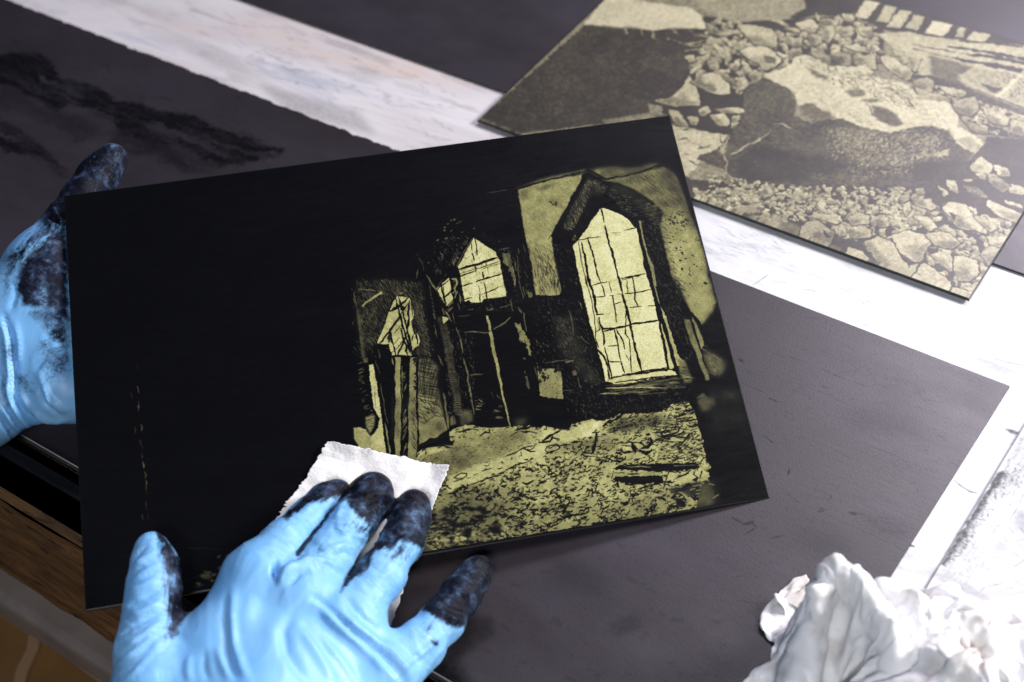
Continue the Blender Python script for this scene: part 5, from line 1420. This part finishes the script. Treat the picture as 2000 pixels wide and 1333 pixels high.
def build_glove(chains, palm, h, kweb, kpalm, folds, inks, ring_amp, seed, flatn, extra=None):
    allp = [p for c in chains for p, r in c]+[q for (a, ra, b, rb, fl) in palm for q in (a, b)]
    rm = max([r for c in chains for p, r in c]+[max(ra, rb) for (a, ra, b, rb, fl) in palm])
    lo = np.min(allp, 0)-rm-.004; hi = np.max(allp, 0)+rm+.004
    fd = Field(lo, hi, h)
    G = fd.fresh()
    for a, ra, b, rb, fl in palm: fd.cone(G, a, b, ra, rb, kpalm, fl, flatn)
    base = G.copy()
    for c in chains:
        F_ = fd.fresh()
        for (a, ra), (b, rb) in zip(c[:-1], c[1:]): fd.cone(F_, a, b, ra, rb, .0035)
        G = np.minimum(G, smin(base, F_, kweb)) if len(palm) else np.minimum(G, F_)
    V, Q = surface_nets(fd, G)
    Nn = grad_normals(fd, G, V)
    # finger coordinates
    best = np.full(len(V), 1e9); s_ = np.zeros(len(V)); ph = np.zeros(len(V)); fid = np.zeros(len(V)); rr = np.ones(len(V))*.01; tl = np.zeros(len(V))
    for ci, c in enumerate(chains):
        L = 0
        tot = sum(np.linalg.norm(b[0]-a[0]) for a, b in zip(c[:-1], c[1:]))
        for (a, ra), (b, rb) in zip(c[:-1], c[1:]):
            d = b-a; l = np.linalg.norm(d); u = d/l
            t = np.clip((V-a)@u/l, 0, 1)
            w_ = V-a-t[:, None]*d
            r_ = ra+(rb-ra)*t
            dist = np.linalg.norm(w_, axis=1)-r_
            m = dist < best
            e1 = PN-u*(PN@u); e1 /= np.linalg.norm(e1); e2 = np.cross(u, e1)
            best[m] = dist[m]; s_[m] = L+t[m]*l; tl[m] = (L+t[m]*l)/tot
            ph[m] = np.arctan2(w_[m]@e2, w_[m]@e1); fid[m] = ci+1; rr[m] = r_[m]
            L += l
    onf = np.clip(1-best/.004, 0, 1)          # 1 on fingers, 0 on palm
    S = project(V)
    sk = ph*1.1
    n1 = noise3(s_/.0042+sk*.9+fid*9, ph*1.5+fid*5, fid*3.3)
    n2 = noise3(s_/.0019-sk*1.2+fid*4, ph*2.2+fid*7, fid*1.7)
    rid = (1-np.abs(2*n1-1))**3
    rid2 = (1-np.abs(2*n2-1))**3
    disp = onf*ring_amp*(.00075*rid+.0003*rid2-.0003)*np.clip(tl*5, .15, 1)
    # gentle lumpiness everywhere
    disp += .0009*(noise3(V[:, 0]/.014+seed, V[:, 1]/.014, V[:, 2]/.014)-.5)
    disp += (1-onf)*.00022*((1-np.abs(2*noise3((V@PU/np.linalg.norm(PU))/.004+seed, (V@PV/np.linalg.norm(PV))/.011, V[:, 2]/.01)-1))**3)
    for P, wd, am in folds:
        d, t, sg = seg_dist_px(S, P)
        env = np.sin(np.pi*np.clip(t, .02, .98))**.6
        wob = 1+.25*(noise3(S[:, 0]/40, S[:, 1]/40, np.full(len(S), 3.+wd))-.5)
        facing = np.clip((-(Nn@CF))*2, 0, 1)
        disp += 1.25*am/1000*env*np.exp(-(d/(wd*wob))**2)*facing
    V2 = V+Nn*disp[:, None]
    print('glove', len(V))
    ink = np.zeros(len(V))
    for kind, P, a1, a2 in inks:
        if kind == 'poly': m = soft_poly_px(S, P, a1*1.25)*a2
        elif kind == 'tip':   # P = chain index, a1 = from tip fraction, a2 = softness
            m = np.clip((a1-tl)/a2+.5, 0, 1)*(fid == P+1)*onf
        ink = np.maximum(ink, m)
    return V2, Q, dict(ink=ink, along=s_*100, around=ph*rr*100, onfinger=onf, fid=fid)

def glove_mat(name, seed):
    m, nt, b = new_mat(name)
    def at(n_):
        a = N(nt, 'ShaderNodeAttribute'); a.attribute_name = n_; return a.outputs['Fac']
    v = objvec(nt)
    big = noise(nt, 45, 3, .5, v)
    base = ramp(nt, big.outputs['Fac'], [(.3, (.15, .41, .77)), (.7, (.22, .49, .82))]).outputs[0]
    n1 = noise(nt, 260, 6, .72, v, dist=.4); n2 = noise(nt, 900, 3, .7, v)
    n3 = noise(nt, 90, 5, .65, mapping(nt, v, (1, 1, 1)), dist=1.0)
    q = fm(nt, 'ADD', fm(nt, 'MULTIPLY', fm(nt, 'SUBTRACT', n1.outputs['Fac'], .5), 1.5), fm(nt, 'MULTIPLY', fm(nt, 'SUBTRACT', n3.outputs['Fac'], .5), 1.6))
    q = fm(nt, 'ADD', q, fm(nt, 'MULTIPLY', fm(nt, 'SUBTRACT', n2.outputs['Fac'], .5), .6))
    c2 = N(nt, 'ShaderNodeCombineXYZ')
    lk(nt, fm(nt, 'MULTIPLY', at('along'), .35), c2.inputs[0]); lk(nt, fm(nt, 'MULTIPLY', at('around'), 2.2), c2.inputs[1]); lk(nt, at('fid'), c2.inputs[2])
    stk = noise(nt, 3.0, 5, .65, c2.outputs[0], dist=.3)
    q = fm(nt, 'ADD', q, fm(nt, 'MULTIPLY', fm(nt, 'MULTIPLY', fm(nt, 'SUBTRACT', stk.outputs['Fac'], .5), 2.6), at('onfinger')))
    ik = fm(nt, 'ADD', fm(nt, 'SUBTRACT', fm(nt, 'MULTIPLY', at('ink'), 2.5), .85), fm(nt, 'MULTIPLY', q, 1.25))
    msk = N(nt, 'ShaderNodeMapRange', interpolation_type='SMOOTHSTEP'); lk(nt, ik, msk.inputs['Value'])
    msk.inputs['From Min'].default_value = -.45; msk.inputs['From Max'].default_value = .75
    # ink thickness varies: thick black to a thin blue grey film
    thf = fm(nt, 'ADD', fm(nt, 'MULTIPLY', n1.outputs['Fac'], .45), fm(nt, 'MULTIPLY', noise(nt, 120, 4, .6, v).outputs['Fac'], .55))
    th = ramp(nt, thf, [(.40, (.003, .003, .006)), (.50, (.009, .012, .024)), (.57, (.035, .055, .10)), (.66, (.12, .24, .40))]).outputs[0]
    tiny = fm(nt, 'MULTIPLY', msk.outputs[0], 1.0)
    col = mixc(nt, tiny, base, th)
    lk(nt, col, b.inputs['Base Color'])
    lk(nt, fm(nt, 'SUBTRACT', fm(nt, 'ADD', .38, fm(nt, 'MULTIPLY', n1.outputs['Fac'], .24)), fm(nt, 'MULTIPLY', msk.outputs[0], .10)), b.inputs['Roughness'])
    lk(nt, fm(nt, 'MULTIPLY_ADD', msk.outputs[0], -.58, .7), b.inputs['Specular IOR Level'])
    lk(nt, fm(nt, 'MULTIPLY_ADD', msk.outputs[0], -.15, .15), b.inputs['Coat Weight']); b.inputs['Coat Roughness'].default_value = .38
    b.inputs['Subsurface Weight'].default_value = .0
    # fine cross wrinkles on the fingers, skin-like grain elsewhere
    cx = N(nt, 'ShaderNodeCombineXYZ')
    lk(nt, fm(nt, 'MULTIPLY', at('along'), 1.0), cx.inputs[0]); lk(nt, fm(nt, 'MULTIPLY', at('around'), .28), cx.inputs[1]); lk(nt, at('fid'), cx.inputs[2])
    wr = noise(nt, 7.5, 5, .62, cx.outputs[0], dist=.5)
    wr2 = noise(nt, 330, 4, .6, mapping(nt, v, (1, .35, .6), (0, 0, .7)))
    wrr = fm(nt, 'MULTIPLY', fm(nt, 'ABSOLUTE', fm(nt, 'SUBTRACT', wr.outputs['Fac'], .5)), at('onfinger'))
    hsum = fm(nt, 'ADD', fm(nt, 'MULTIPLY', wrr, 3.0), fm(nt, 'MULTIPLY', wr2.outputs['Fac'], .35))
    hsum = fm(nt, 'ADD', hsum, fm(nt, 'MULTIPLY', n2.outputs['Fac'], .12))
    bump(nt, hsum, .5, .0007, b)
    return m
m_glove = glove_mat('blue_nitrile_glove', 0)

def chain(rows): return [J(*r) for r in rows]
# ---------------- right hand, wiping
CRP['h'] = (200, 840, .4)
thumb = chain([(298, 1070, 20, 33), (303, 1100, 21, 42), (302, 1150, 22, 48), (297, 1205, 23, 52), (288, 1275, 24, 60), (300, 1350, 26, 76)])
index = chain([(660, 963, 8, 26), (640, 980, 9, 32), (598, 1018, 14, 36), (556, 1062, 20, 41), (505, 1128, 25, 52)])
middle = chain([(731, 960, 9, 37), (722, 975, 10, 43), (690, 1022, 14, 42), (640, 1090, 22, 46), (588, 1165, 26, 52)])
ring = chain([(807, 986, 8.5, 31), (801, 1010, 9, 37), (784, 1058, 13, 40), (744, 1124, 20, 44), (680, 1215, 25, 50)])
pinky = chain([(936, 1108, 7, 22), (926, 1122, 7, 31), (898, 1165, 9, 35), (862, 1212, 13, 39), (818, 1262, 17, 44), (760, 1318, 21, 50)])
W0 = J(470, 1520, 34, 150); W1 = J(400, 1800, 46, 145)
def pc(a, b, fl=1.0): return (a[0], a[1], b[0], b[1], fl)
k_i, k_m, k_r, k_p = J(505, 1135, 22, 56), J(590, 1170, 23, 58), J(672, 1225, 22, 55), J(745, 1320, 20, 56)
w_i, w_m, w_r, w_p = J(390, 1480, 30, 90), J(470, 1500, 33, 90), J(545, 1510, 33, 88), J(610, 1520, 30, 80)
palm = [pc(k_i, w_i), pc(k_m, w_m), pc(k_r, w_r), pc(k_p, w_p), pc(k_i, k_m), pc(k_m, k_r), pc(k_r, k_p), pc(J(400, 1270, 20, 62), w_i), pc(k_i, J(400, 1300, 20, 66)),
        pc(J(310, 1370, 22, 84), w_i), pc(J(560, 1330, 20, 120), W0), pc(W0, W1)]
H = lambda t: cc('h', t)
folds = [(H('850,640 838,690 850,745'), 4, -2.4), (H('870,660 900,690 1000,640 1090,640 1180,690'), 9, 1.5), (H('862,752 900,700 940,665'), 7, 1.6), (H('900,770 960,700 1000,690'), 5, -1.0), (H('945,605 960,625 985,620'), 5, -1.4),
         (H('640,780 628,900 640,1050 680,1160 720,1232'), 8, 1.2), (H('610,800 600,920 612,1080 640,1232'), 8, -1.0), (H('560,1060 590,1150 640,1240'), 6, .9), (H('500,1080 500,1160 520,1240'), 7, -.8), (H('430,1100 420,1180 430,1240'), 7, .8),
         (H('930,880 885,980 900,1080 960,1180 1010,1240'), 12, -1.0), (H('1000,850 1080,880 1200,1000 1330,1110 1440,1232'), 9, 1.6), (H('1040,820 1130,900 1250,1010 1370,1130 1470,1232'), 8, -1.3), (H('1130,870 1260,980 1400,1090 1490,1190'), 8, 1.3),
         (H('1180,800 1230,870 1320,960 1370,1020'), 8, -1.0), (H('960,960 1040,1080 1130,1240'), 9, .8), (H('1060,1000 1180,1150 1250,1260'), 8, .7), (H('760,820 700,900 690,1000'), 22, .8), (H('330,1010 250,1080 160,1180 100,1240'), 7, 1.1), (H('300,1040 210,1120 120,1210'), 6, -.8),
         (H('270,990 190,1060 90,1140'), 6, .9), (H('300,930 220,990 110,1060'), 6, .9), (H('300,880 210,930 110,980'), 5, -.8), (H('300,830 210,880 120,920'), 6, .9), (H('290,780 200,820 130,850'), 5, -.7), (H('280,720 200,760 130,800'), 5, .8),
         (H('270,660 200,700 140,750'), 5, .8), (H('250,600 190,640 150,690'), 5, .8), (H('220,560 180,600 155,640'), 4, -.7), (H('265,500 270,560 290,600'), 5, -.9),
         (H('1380,1030 1450,1120 1500,1232'), 8, 1.1), (H('1420,1000 1500,1080 1560,1140'), 6, -.8), (H('1450,1170 1560,1090 1660,1010'), 6, .7), (H('1640,880 1700,920 1760,940'), 5, 1.2), (H('1650,840 1710,880 1765,900'), 4, -1.0), (H('1690,760 1740,800 1800,800'), 4, .9),
         (H('1400,620 1460,540 1530,500'), 5, .8), (H('1440,380 1470,440 1460,490'), 7, .9), (H('1270,330 1330,310 1400,320'), 4, .8), (H('1290,380 1340,360 1390,370'), 3.5, -.8), (H('1140,440 1170,370 1190,340'), 5, .9), (H('1130,420 1130,480 1180,520'), 5, -.8),
         (H('970,420 1020,370 1080,340'), 4, .7), (H('1230,560 1290,640 1340,700'), 5, -.6), (H('840,520 900,560 960,600'), 4, .7), (H('1160,500 1250,520 1320,560'), 4, .6), (H('1090,580 1180,560 1270,600'), 5, .7), (H('1080,640 1180,600 1250,640'), 4, -.6)]
inks = [('tip', 1, .15, .22), ('tip', 2, .28, .22), ('tip', 3, .33, .24), ('tip', 4, .38, .20),
        ('poly', H('1230,200 1440,200 1450,380 1400,470 1290,560 1310,470 1230,390 1180,330'), 9, .98), ('poly', H('1420,290 1620,270 1620,480 1560,580 1480,540 1420,560 1300,600 1340,500'), 9, 1.0),
        ('poly', H('1270,600 1340,560 1300,680 1200,760 1160,800 1180,720'), 5, .8), ('poly', H('1400,560 1560,560 1480,640 1380,660'), 14, .5), ('poly', H('1090,250 1220,240 1210,300 1130,330 1000,370 900,440 880,430 1000,310'), 7, .95),
        ('poly', H('1220,320 1150,370 1060,480 990,580 950,620 945,600 1020,500 1110,390'), 3, .9),  # narrow dark strip along the groove between index and middle finger
        ('poly', H('1030,540 1080,540 1090,600 1040,610'), 7, .42), ('poly', H('1640,660 1880,600 1900,760 1780,960 1700,950 1560,880 1600,780'), 9, 1.0), ('poly', H('1560,960 1620,930 1640,1060 1580,1010'), 10, .55), ('poly', H('1590,1020 1630,1030 1640,1060 1600,1050'), 4, .8),
        ('poly', H('265,455 340,520 400,660 405,860 380,1010 300,1030 320,900 300,760 290,640 270,560 255,500'), 9, .66), ('poly', H('140,480 240,455 240,470 170,520'), 5, .7), ('poly', H('340,640 400,640 410,900 350,1010 320,1020 350,850'), 9, .9),
        ('poly', H('1180,460 1330,430 1320,520 1250,540'), 12, .42)]
V, Q, at_ = build_glove([thumb, index, middle, ring, pinky], palm, .00085, .005, .0075, folds, inks, .8, 3.3, PN)
g1o = fast_mesh('gloved_hand', V, Q, m_glove, attrs=at_)
tag(g1o, 'blue gloved right hand with ink-blackened fingertips wiping the plate with a paper scrap', 'gloved hand', 'gloved hands')

# ---------------- left hand, carrying the plate from below
lth = chain([(222, 308, -9, 25), (214, 318, -9.5, 32), (192, 346, -10, 37), (162, 388, -11, 37), (132, 440, -13, 44), (95, 520, -16, 68), (72, 600, -19, 84)])
fing = []
for (x0, y0), (x1, y1), (x2, y2), (x3, y3), r_ in (((150, 560), (270, 540), (370, 520), (440, 505), 46), ((160, 640), (300, 640), (410, 630), (490, 620), 47), ((160, 710), (290, 725), (400, 725), (470, 720), 45), ((150, 775), (260, 800), (340, 810), (400, 812), 40)):
    fing.append(chain([(x3, y3, -11, r_*.72), (x2, y2, -14, r_*.9), (x1, y1, -17, r_), (x0, y0, -18, r_*1.1)]))
lp = [pc(J(125, 560, -17, 66), J(-90, 730, -24, 95), .8), pc(J(125, 660, -17, 66), J(-90, 765, -25, 95), .8), pc(J(120, 745, -17, 62), J(-80, 795, -26, 86), .8), pc(J(95, 520, -17, 66), J(125, 740, -17, 62)), pc(J(70, 600, -19, 80), J(-70, 755, -24, 95), .9),
      pc(J(-70, 770, -26, 92), J(-420, 860, -34, 98))]
CRP['l'] = (0, 220, .5103)
Lh = lambda t: cc('l', t)
folds = [(Lh('0,790 25,860 35,980 40,1100'), 5, 1.8), (Lh('15,770 45,880 55,1000 50,1100'), 5, -1.6), (Lh('10,1010 50,1120 110,1200 150,1235'), 5, 1.8), (Lh('40,1070 90,1150 170,1210'), 4, -1.5), (Lh('80,1080 130,1150 200,1190 260,1180'), 5, 1.3), (Lh('150,1040 170,1110 230,1160'), 4, -1.0), (Lh('150,1000 180,1090 240,1130 275,1140'), 5, 1.0),
         (Lh('0,1120 50,1190 110,1240'), 5, 1.4), (Lh('0,1160 40,1220 90,1260'), 4, -1.3), (Lh('0,1200 40,1250 80,1275'), 4, 1.2), (Lh('110,1120 150,1190 180,1225'), 4, -1.0), (Lh('180,1060 200,1120 250,1150'), 4, .8), (Lh('200,350 215,380 240,420'), 4, 2.0), (Lh('185,395 205,410 235,425'), 3, -1.6), (Lh('170,400 200,430 240,440'), 4, 1.2),
         (Lh('80,560 130,520 190,490'), 4, .9), (Lh('60,600 120,560 190,520'), 3.5, -.7), (Lh('50,650 60,700 40,760'), 5, -.9), (Lh('150,1010 180,960 220,920'), 3, .6), (Lh('60,800 75,900 70,960'), 4, .7), (Lh('90,640 130,620 170,600'), 4, .5), (Lh('330,260 400,210 470,170'), 5, .5), (Lh('270,300 260,320 230,350'), 4, -1.0)]
inks = [('tip', 0, .55, .12), ('poly', Lh('100,560 180,480 250,440 260,600 262,800 200,760 90,740 60,660'), 12, .98), ('poly', Lh('20,560 130,440 220,380 250,440 200,480 120,520 80,600 20,640'), 10, .55), ('poly', Lh('90,740 250,740 275,900 260,960 180,860'), 14, .62),
        ('poly', Lh('140,850 275,870 278,1000 200,1040 130,940'), 18, .44), ('poly', Lh('0,1000 30,1010 45,1110 90,1190 60,1210 10,1120'), 9, .42), ('poly', Lh('30,980 150,1000 160,1100 80,1090'), 18, .40), ('poly', Lh('0,880 60,860 80,960 0,980'), 14, .36), ('poly', Lh('0,620 70,640 60,740 20,700'), 10, .40)]
V, Q, at_ = build_glove([lth]+fing, lp, .00095, .008, .012, folds, inks, .45, 8.1, PN)
g2o = fast_mesh('gloved_hand', V, Q, m_glove, attrs=at_)
tag(g2o, 'blue gloved left hand, ink-smeared palm and thumb, gripping the plate at left', 'gloved hand', 'gloved hands')

# ---------------- torn wiping paper under the fingers
m_tissue, nt, b = new_mat('torn_wiping_paper')
v = objvec(nt)
f1 = noise(nt, 900, 5, .75, v); f2 = noise(nt, 120, 5, .6, v)
lk(nt, mixc(nt, ramp(nt, f2.outputs['Fac'], [(.5, g3(0)), (.8, g3(.6))]).outputs[0], (.80, .78, .78), (.60, .58, .60)), b.inputs['Base Color'])
b.inputs['Roughness'].default_value = .9
b.inputs['Specular IOR Level'].default_value = .1
bump(nt, fm(nt, 'ADD', f1.outputs['Fac'], fm(nt, 'MULTIPLY', f2.outputs['Fac'], 1.5)), .8, .0004, b)
corn = [(641, 866), (877, 914), (742, 1262), (500, 1075)]
nu, nv = 150, 170
V = []; F = []
A, B, Cc, D = [np.array(on_plate(*c, .7/1000)) for c in corn]
edge = rng.normal(0, 1, (4, 400))
def torn(side, t, amp):
    amp = amp*(.5+1.3*abs(math.sin(t*5.3+side*1.7)*math.sin(t*13.1+side)))
    k = t*(58+13*side); i = int(k) % 390; f = k-int(k)
    e = edge[side]
    lowf = math.sin(t*7+side*2)*.5+math.sin(t*17+side)*.3
    return amp*((e[i]*(1-f)+e[i+1]*f)*.55+lowf)
for j in range(nv+1):
    tv = j/nv
    for i in range(nu+1):
        tu = i/nu
        p = (A*(1-tu)+B*tu)*(1-tv)+(D*(1-tu)+Cc*tu)*tv
        U_ = (B-A)/np.linalg.norm(B-A); W_ = (D-A)/np.linalg.norm(D-A)
        # torn outline: edge rows move in the sheet's own plane
        p = p+W_*torn(0, tu, .00042)*max(0, 1-tv*25)-W_*torn(2, tu, .0006)*max(0, 1-(1-tv)*25)
        p = p+U_*torn(3, tv, .00055)*max(0, 1-tu*20)+U_*torn(1, tv, .0004)*max(0, 1-(1-tu)*20)
        z = .0009*noise3(np.array(tu*5.), np.array(tv*5.), np.array(1.))+.0010*noise3(np.array(tu*11.), np.array(tv*13.), np.array(4.))-.0004
        # lifts a little near the far edges, droops where it leaves the plate
        z += .0020*max(0, .12-tv)/.12*(.5+.5*math.sin(tu*6))+.0018*max(0, tu-.86)/.14
        vv = puv([p])[0][1]
        z -= max(0., -vv)*.06
        V.append(p+PN*z)
for j in range(nv):
    for i in range(nu):
        a = j*(nu+1)+i; F.append((a, a+1, a+nu+2, a+nu+1))
tis = fast_mesh('wiping_paper', np.array(V), np.array(F)[:, ::-1], m_tissue)
md = tis.modifiers.new('thickness', 'SOLIDIFY'); md.thickness = .00022; md.offset = 0
tag(tis, 'small torn white paper scrap pressed under three gloved fingers on the black plate', 'paper scrap')

# ================================================================== crumpled white cloth at the lower right
m_cloth, nt, b = new_mat('white_cotton_rag')
v = objvec(nt)
st = noise(nt, 55, 5, .6, v)
lk(nt, mixc(nt, ramp(nt, st.outputs['Fac'], [(.50, g3(0)), (.72, g3(.9))]).outputs[0], (.88, .87, .88), (.50, .45, .42)), b.inputs['Base Color'])
b.inputs['Roughness'].default_value = .9
b.inputs['Specular IOR Level'].default_value = .1
b.inputs['Subsurface Weight'].default_value = .0
b.inputs['Subsurface Radius'].default_value = (.004, .004, .004)
wv = N(nt, 'ShaderNodeTexWave'); wv.inputs['Scale'].default_value = 900; lk(nt, v, wv.inputs['Vector'])
bump(nt, fm(nt, 'ADD', noise(nt, 900, 3, .6, v).outputs['Fac'], wv.outputs['Fac']), .2, .0001, b)
def cloth_field():
    # rounded rolls of cloth (photo position, height above the table in mm, radius in px)
    def K(px, py, z, r):
        p = on_table(px, py, z/1000.)
        return p, r*((p-CO)@CF)/FPX
    lo = np.array([-.14, .135, .0005]); hi = np.array([.06, .31, .066])
    global CH
    CH = []
    fd = Field(lo, hi, .0009)
    G = fd.fresh()
    rolls = [([(1592, 1100, 40, 26), (1560, 1180, 33, 30), (1540, 1270, 20, 32), (1535, 1400, 8, 34)], .9),
             ([(1594, 1100, 40, 26), (1645, 1158, 38, 28), (1685, 1220, 33, 30), (1712, 1290, 22, 30), (1700, 1345, 8, 28)], 1),
             ([(1515, 1300, 14, 30), (1510, 1450, 10, 36)], 1), ([(1690, 1160, 24, 32), (1760, 1215, 26, 44), (1850, 1240, 24, 50), (1960, 1290, 20, 52)], 1),
             ([(1740, 1180, 12, 34), (1800, 1168, 22, 26), (1815, 1150, 24, 14)], 1), ([(1810, 1160, 22, 20), (1870, 1230, 26, 34), (1950, 1340, 24, 44)], 1), ([(1900, 1200, 16, 40), (1990, 1215, 16, 44), (2100, 1250, 14, 50)], 1),
             ([(1800, 1290, 28, 46), (1900, 1370, 26, 50)], 1), ([(1640, 1370, 16, 46), (1760, 1380, 22, 60), (1900, 1420, 22, 60), (2100, 1400, 22, 70)], 1), ([(1620, 1300, 8, 30), (1600, 1250, 8, 26)], 1),
             ([(1990, 1290, 26, 40), (2100, 1330, 26, 50)], 1), ([(1930, 1185, 12, 26), (1960, 1250, 22, 26), (1975, 1330, 28, 30)], 1)]
    for r_, fl in rolls:
        c = [K(*q) for q in r_]; CH.append(c)
        for (a, ra), (b_, rb) in zip(c[:-1], c[1:]): fd.cone(G, a, b_, ra*.85, rb*.85, .003)
    return fd, G
fd, G = cloth_field()
def drape():
    """position-based cloth falling over the rolls, then shrunk together so that it buckles into folds"""
    gx, gy, gz = np.gradient(G.astype(np.float32))
    gn = np.sqrt(gx*gx+gy*gy+gz*gz)+1e-9
    gx, gy, gz = gx/gn, gy/gn, gz/gn
    c = np.array([(-.127, .266, 0), (-.03, .300, 0), (-.012, .190, 0), (-.114, .188, 0)])
    n, m = 150, 120
    u, v = np.meshgrid(np.linspace(0, 1, n), np.linspace(0, 1, m), indexing='ij')
    X = (c[0]*(1-u[..., None])+c[1]*u[..., None])*(1-v[..., None])+(c[3]*(1-u[..., None])+c[2]*u[..., None])*v[..., None]
    r = np.random.default_rng(4)
    X[..., 2] = .058+.002*r.random(X.shape[:2])
    X = X.astype(np.float32)
    # irregular outline and a gathered middle
    lx = np.linalg.norm(X[1:]-X[:-1], axis=2); ly = np.linalg.norm(X[:, 1:]-X[:, :-1], axis=2)
    P = X.copy(); Vv = np.zeros_like(X)
    def cons(P, A, B, L, k, stretch_only=False):
        d = P[B]-P[A]
        l = np.sqrt((d*d).sum(2))+1e-9
        e = (l-L)/l*.5*k
        d = d*e[..., None]
        return d
    S = slice(None)
    pairs = [((slice(0, -1), S), (slice(1, None), S), lx, .9), ((S, slice(0, -1)), (S, slice(1, None)), ly, .9)]
    dl1 = np.linalg.norm(X[1:, 1:]-X[:-1, :-1], axis=2); dl2 = np.linalg.norm(X[1:, :-1]-X[:-1, 1:], axis=2)
    pairs += [((slice(0, -1), slice(0, -1)), (slice(1, None), slice(1, None)), dl1, .5), ((slice(0, -1), slice(1, None)), (slice(1, None), slice(0, -1)), dl2, .5)]
    bl = [((slice(0, -2), S), (slice(2, None), S), lx[1:]+lx[:-1], .25), ((S, slice(0, -2)), (S, slice(2, None)), ly[:, 1:]+ly[:, :-1], .25),
          ((slice(0, -4), S), (slice(4, None), S), lx[3:]+lx[:-3]+lx[1:-2]+lx[2:-1], .12), ((S, slice(0, -4)), (S, slice(4, None)), ly[:, 3:]+ly[:, :-3]+ly[:, 1:-2]+ly[:, 2:-1], .12)]
    cen = P[..., :2].mean((0, 1))
    F1 = np.stack([noise3(X[..., 0]/.030+k*7, X[..., 1]/.030, X[..., 2]*0+k) for k in (1, 2)], 2)-.5
    steps = 230
    for it in range(steps):
        g = 1+.50*np.clip((it-40)/130, 0, 1)
        Vv[..., 2] -= .00016
        Vv *= .93
        Q0 = P.copy()
        P = P+Vv
        if 30 < it < 190: P[..., :2] += F1*.00045
        for sub in range(9):
            D = np.zeros_like(P); W_ = np.full(P.shape[:2], 1.0, np.float32)*1e-3
            for A, B, L, k in pairs+bl:
                d = cons(P, A, B, L*g, k)
                D[A] += d; D[B] -= d
            P = P+D*.21
            # rolls
            i = ((P-fd.lo)/fd.h)
            j = np.clip(np.round(i).astype(int), 0, np.array(G.shape)-1)
            ok = ((i > 0) & (i < np.array(G.shape)-1)).all(2)
            s_ = G[j[..., 0], j[..., 1], j[..., 2]]
            push = np.where(ok & (s_ < .0008), .0008-s_, 0)
            P = P+np.stack([gx[j[..., 0], j[..., 1], j[..., 2]], gy[j[..., 0], j[..., 1], j[..., 2]], gz[j[..., 0], j[..., 1], j[..., 2]]], 2)*push[..., None]*.8
            low = P[..., 2] < .0026
            P[..., 2] = np.maximum(P[..., 2], .0026)
            # friction on the table keeps the outline from spreading
            P[..., :2] = np.where(low[..., None], P[..., :2]*.85+Q0[..., :2]*.15, P[..., :2])
            P[..., :2] = np.where((push > 0)[..., None], P[..., :2]*.6+Q0[..., :2]*.4, P[..., :2])
            stick = (push > 0) & (P[..., 2] > .030)
            P[..., :2] = np.where(stick[..., None], Q0[..., :2], P[..., :2])
            # hold the rag's border where it lies
            b_ = np.zeros(P.shape[:2], bool); b_[0] = b_[-1] = True; b_[:, 0] = b_[:, -1] = True
            P[b_, :2] = P[b_, :2]*.985+X[b_, :2]*.015
        Vv = (P-Q0)*.9
        Vv = np.clip(Vv, -.0014, .0014)
    return P, n, m
Pc, n_, m_ = drape()
Pc[..., 2] = .0022+(Pc[..., 2]-.0022)*1.20
Pc[..., 0] += .005*np.clip(Pc[..., 2]/.02, 0, 1)*0+.006
_x, _y, _z = Pc[..., 0], Pc[..., 1], Pc[..., 2]
_u, _v = np.meshgrid(np.arange(n_)/n_, np.arange(m_)/m_, indexing='ij')
_t1 = Pc[2:, 1:-1]-Pc[:-2, 1:-1]; _t2 = Pc[1:-1, 2:]-Pc[1:-1, :-2]
_nn = np.cross(_t1, _t2); _nn /= np.linalg.norm(_nn, axis=2, keepdims=True)+1e-9
_w = noise3(_u*6, _v*6, _u*0+2.)
_r1 = (1-np.abs(2*noise3(_u*26+_w*5, _v*9-_w*4, _u*0+5.)-1))**2; _r2 = (1-np.abs(2*noise3(_u*14-_w*3, _v*30+_w*5, _u*0+8.)-1))**2.4
Pc[1:-1, 1:-1] += _nn*(.0016*(_r1-.3)+.0012*(_r2-.3))[1:-1, 1:-1, None]
idx = np.arange(n_*m_).reshape(n_, m_)
Qc = np.stack([idx[:-1, :-1], idx[1:, :-1], idx[1:, 1:], idx[:-1, 1:]], -1).reshape(-1, 4)
rag = fast_mesh('crumpled_rag', Pc.reshape(-1, 3), Qc, m_cloth)
md = rag.modifiers.new('thickness', 'SOLIDIFY'); md.thickness = .00035; md.offset = -1
md = rag.modifiers.new('soften', 'SUBSURF'); md.levels = 1; md.render_levels = 1
tag(rag, 'crumpled white cotton rag with stained creases in the lower right corner', 'rag')
print('rag ok')
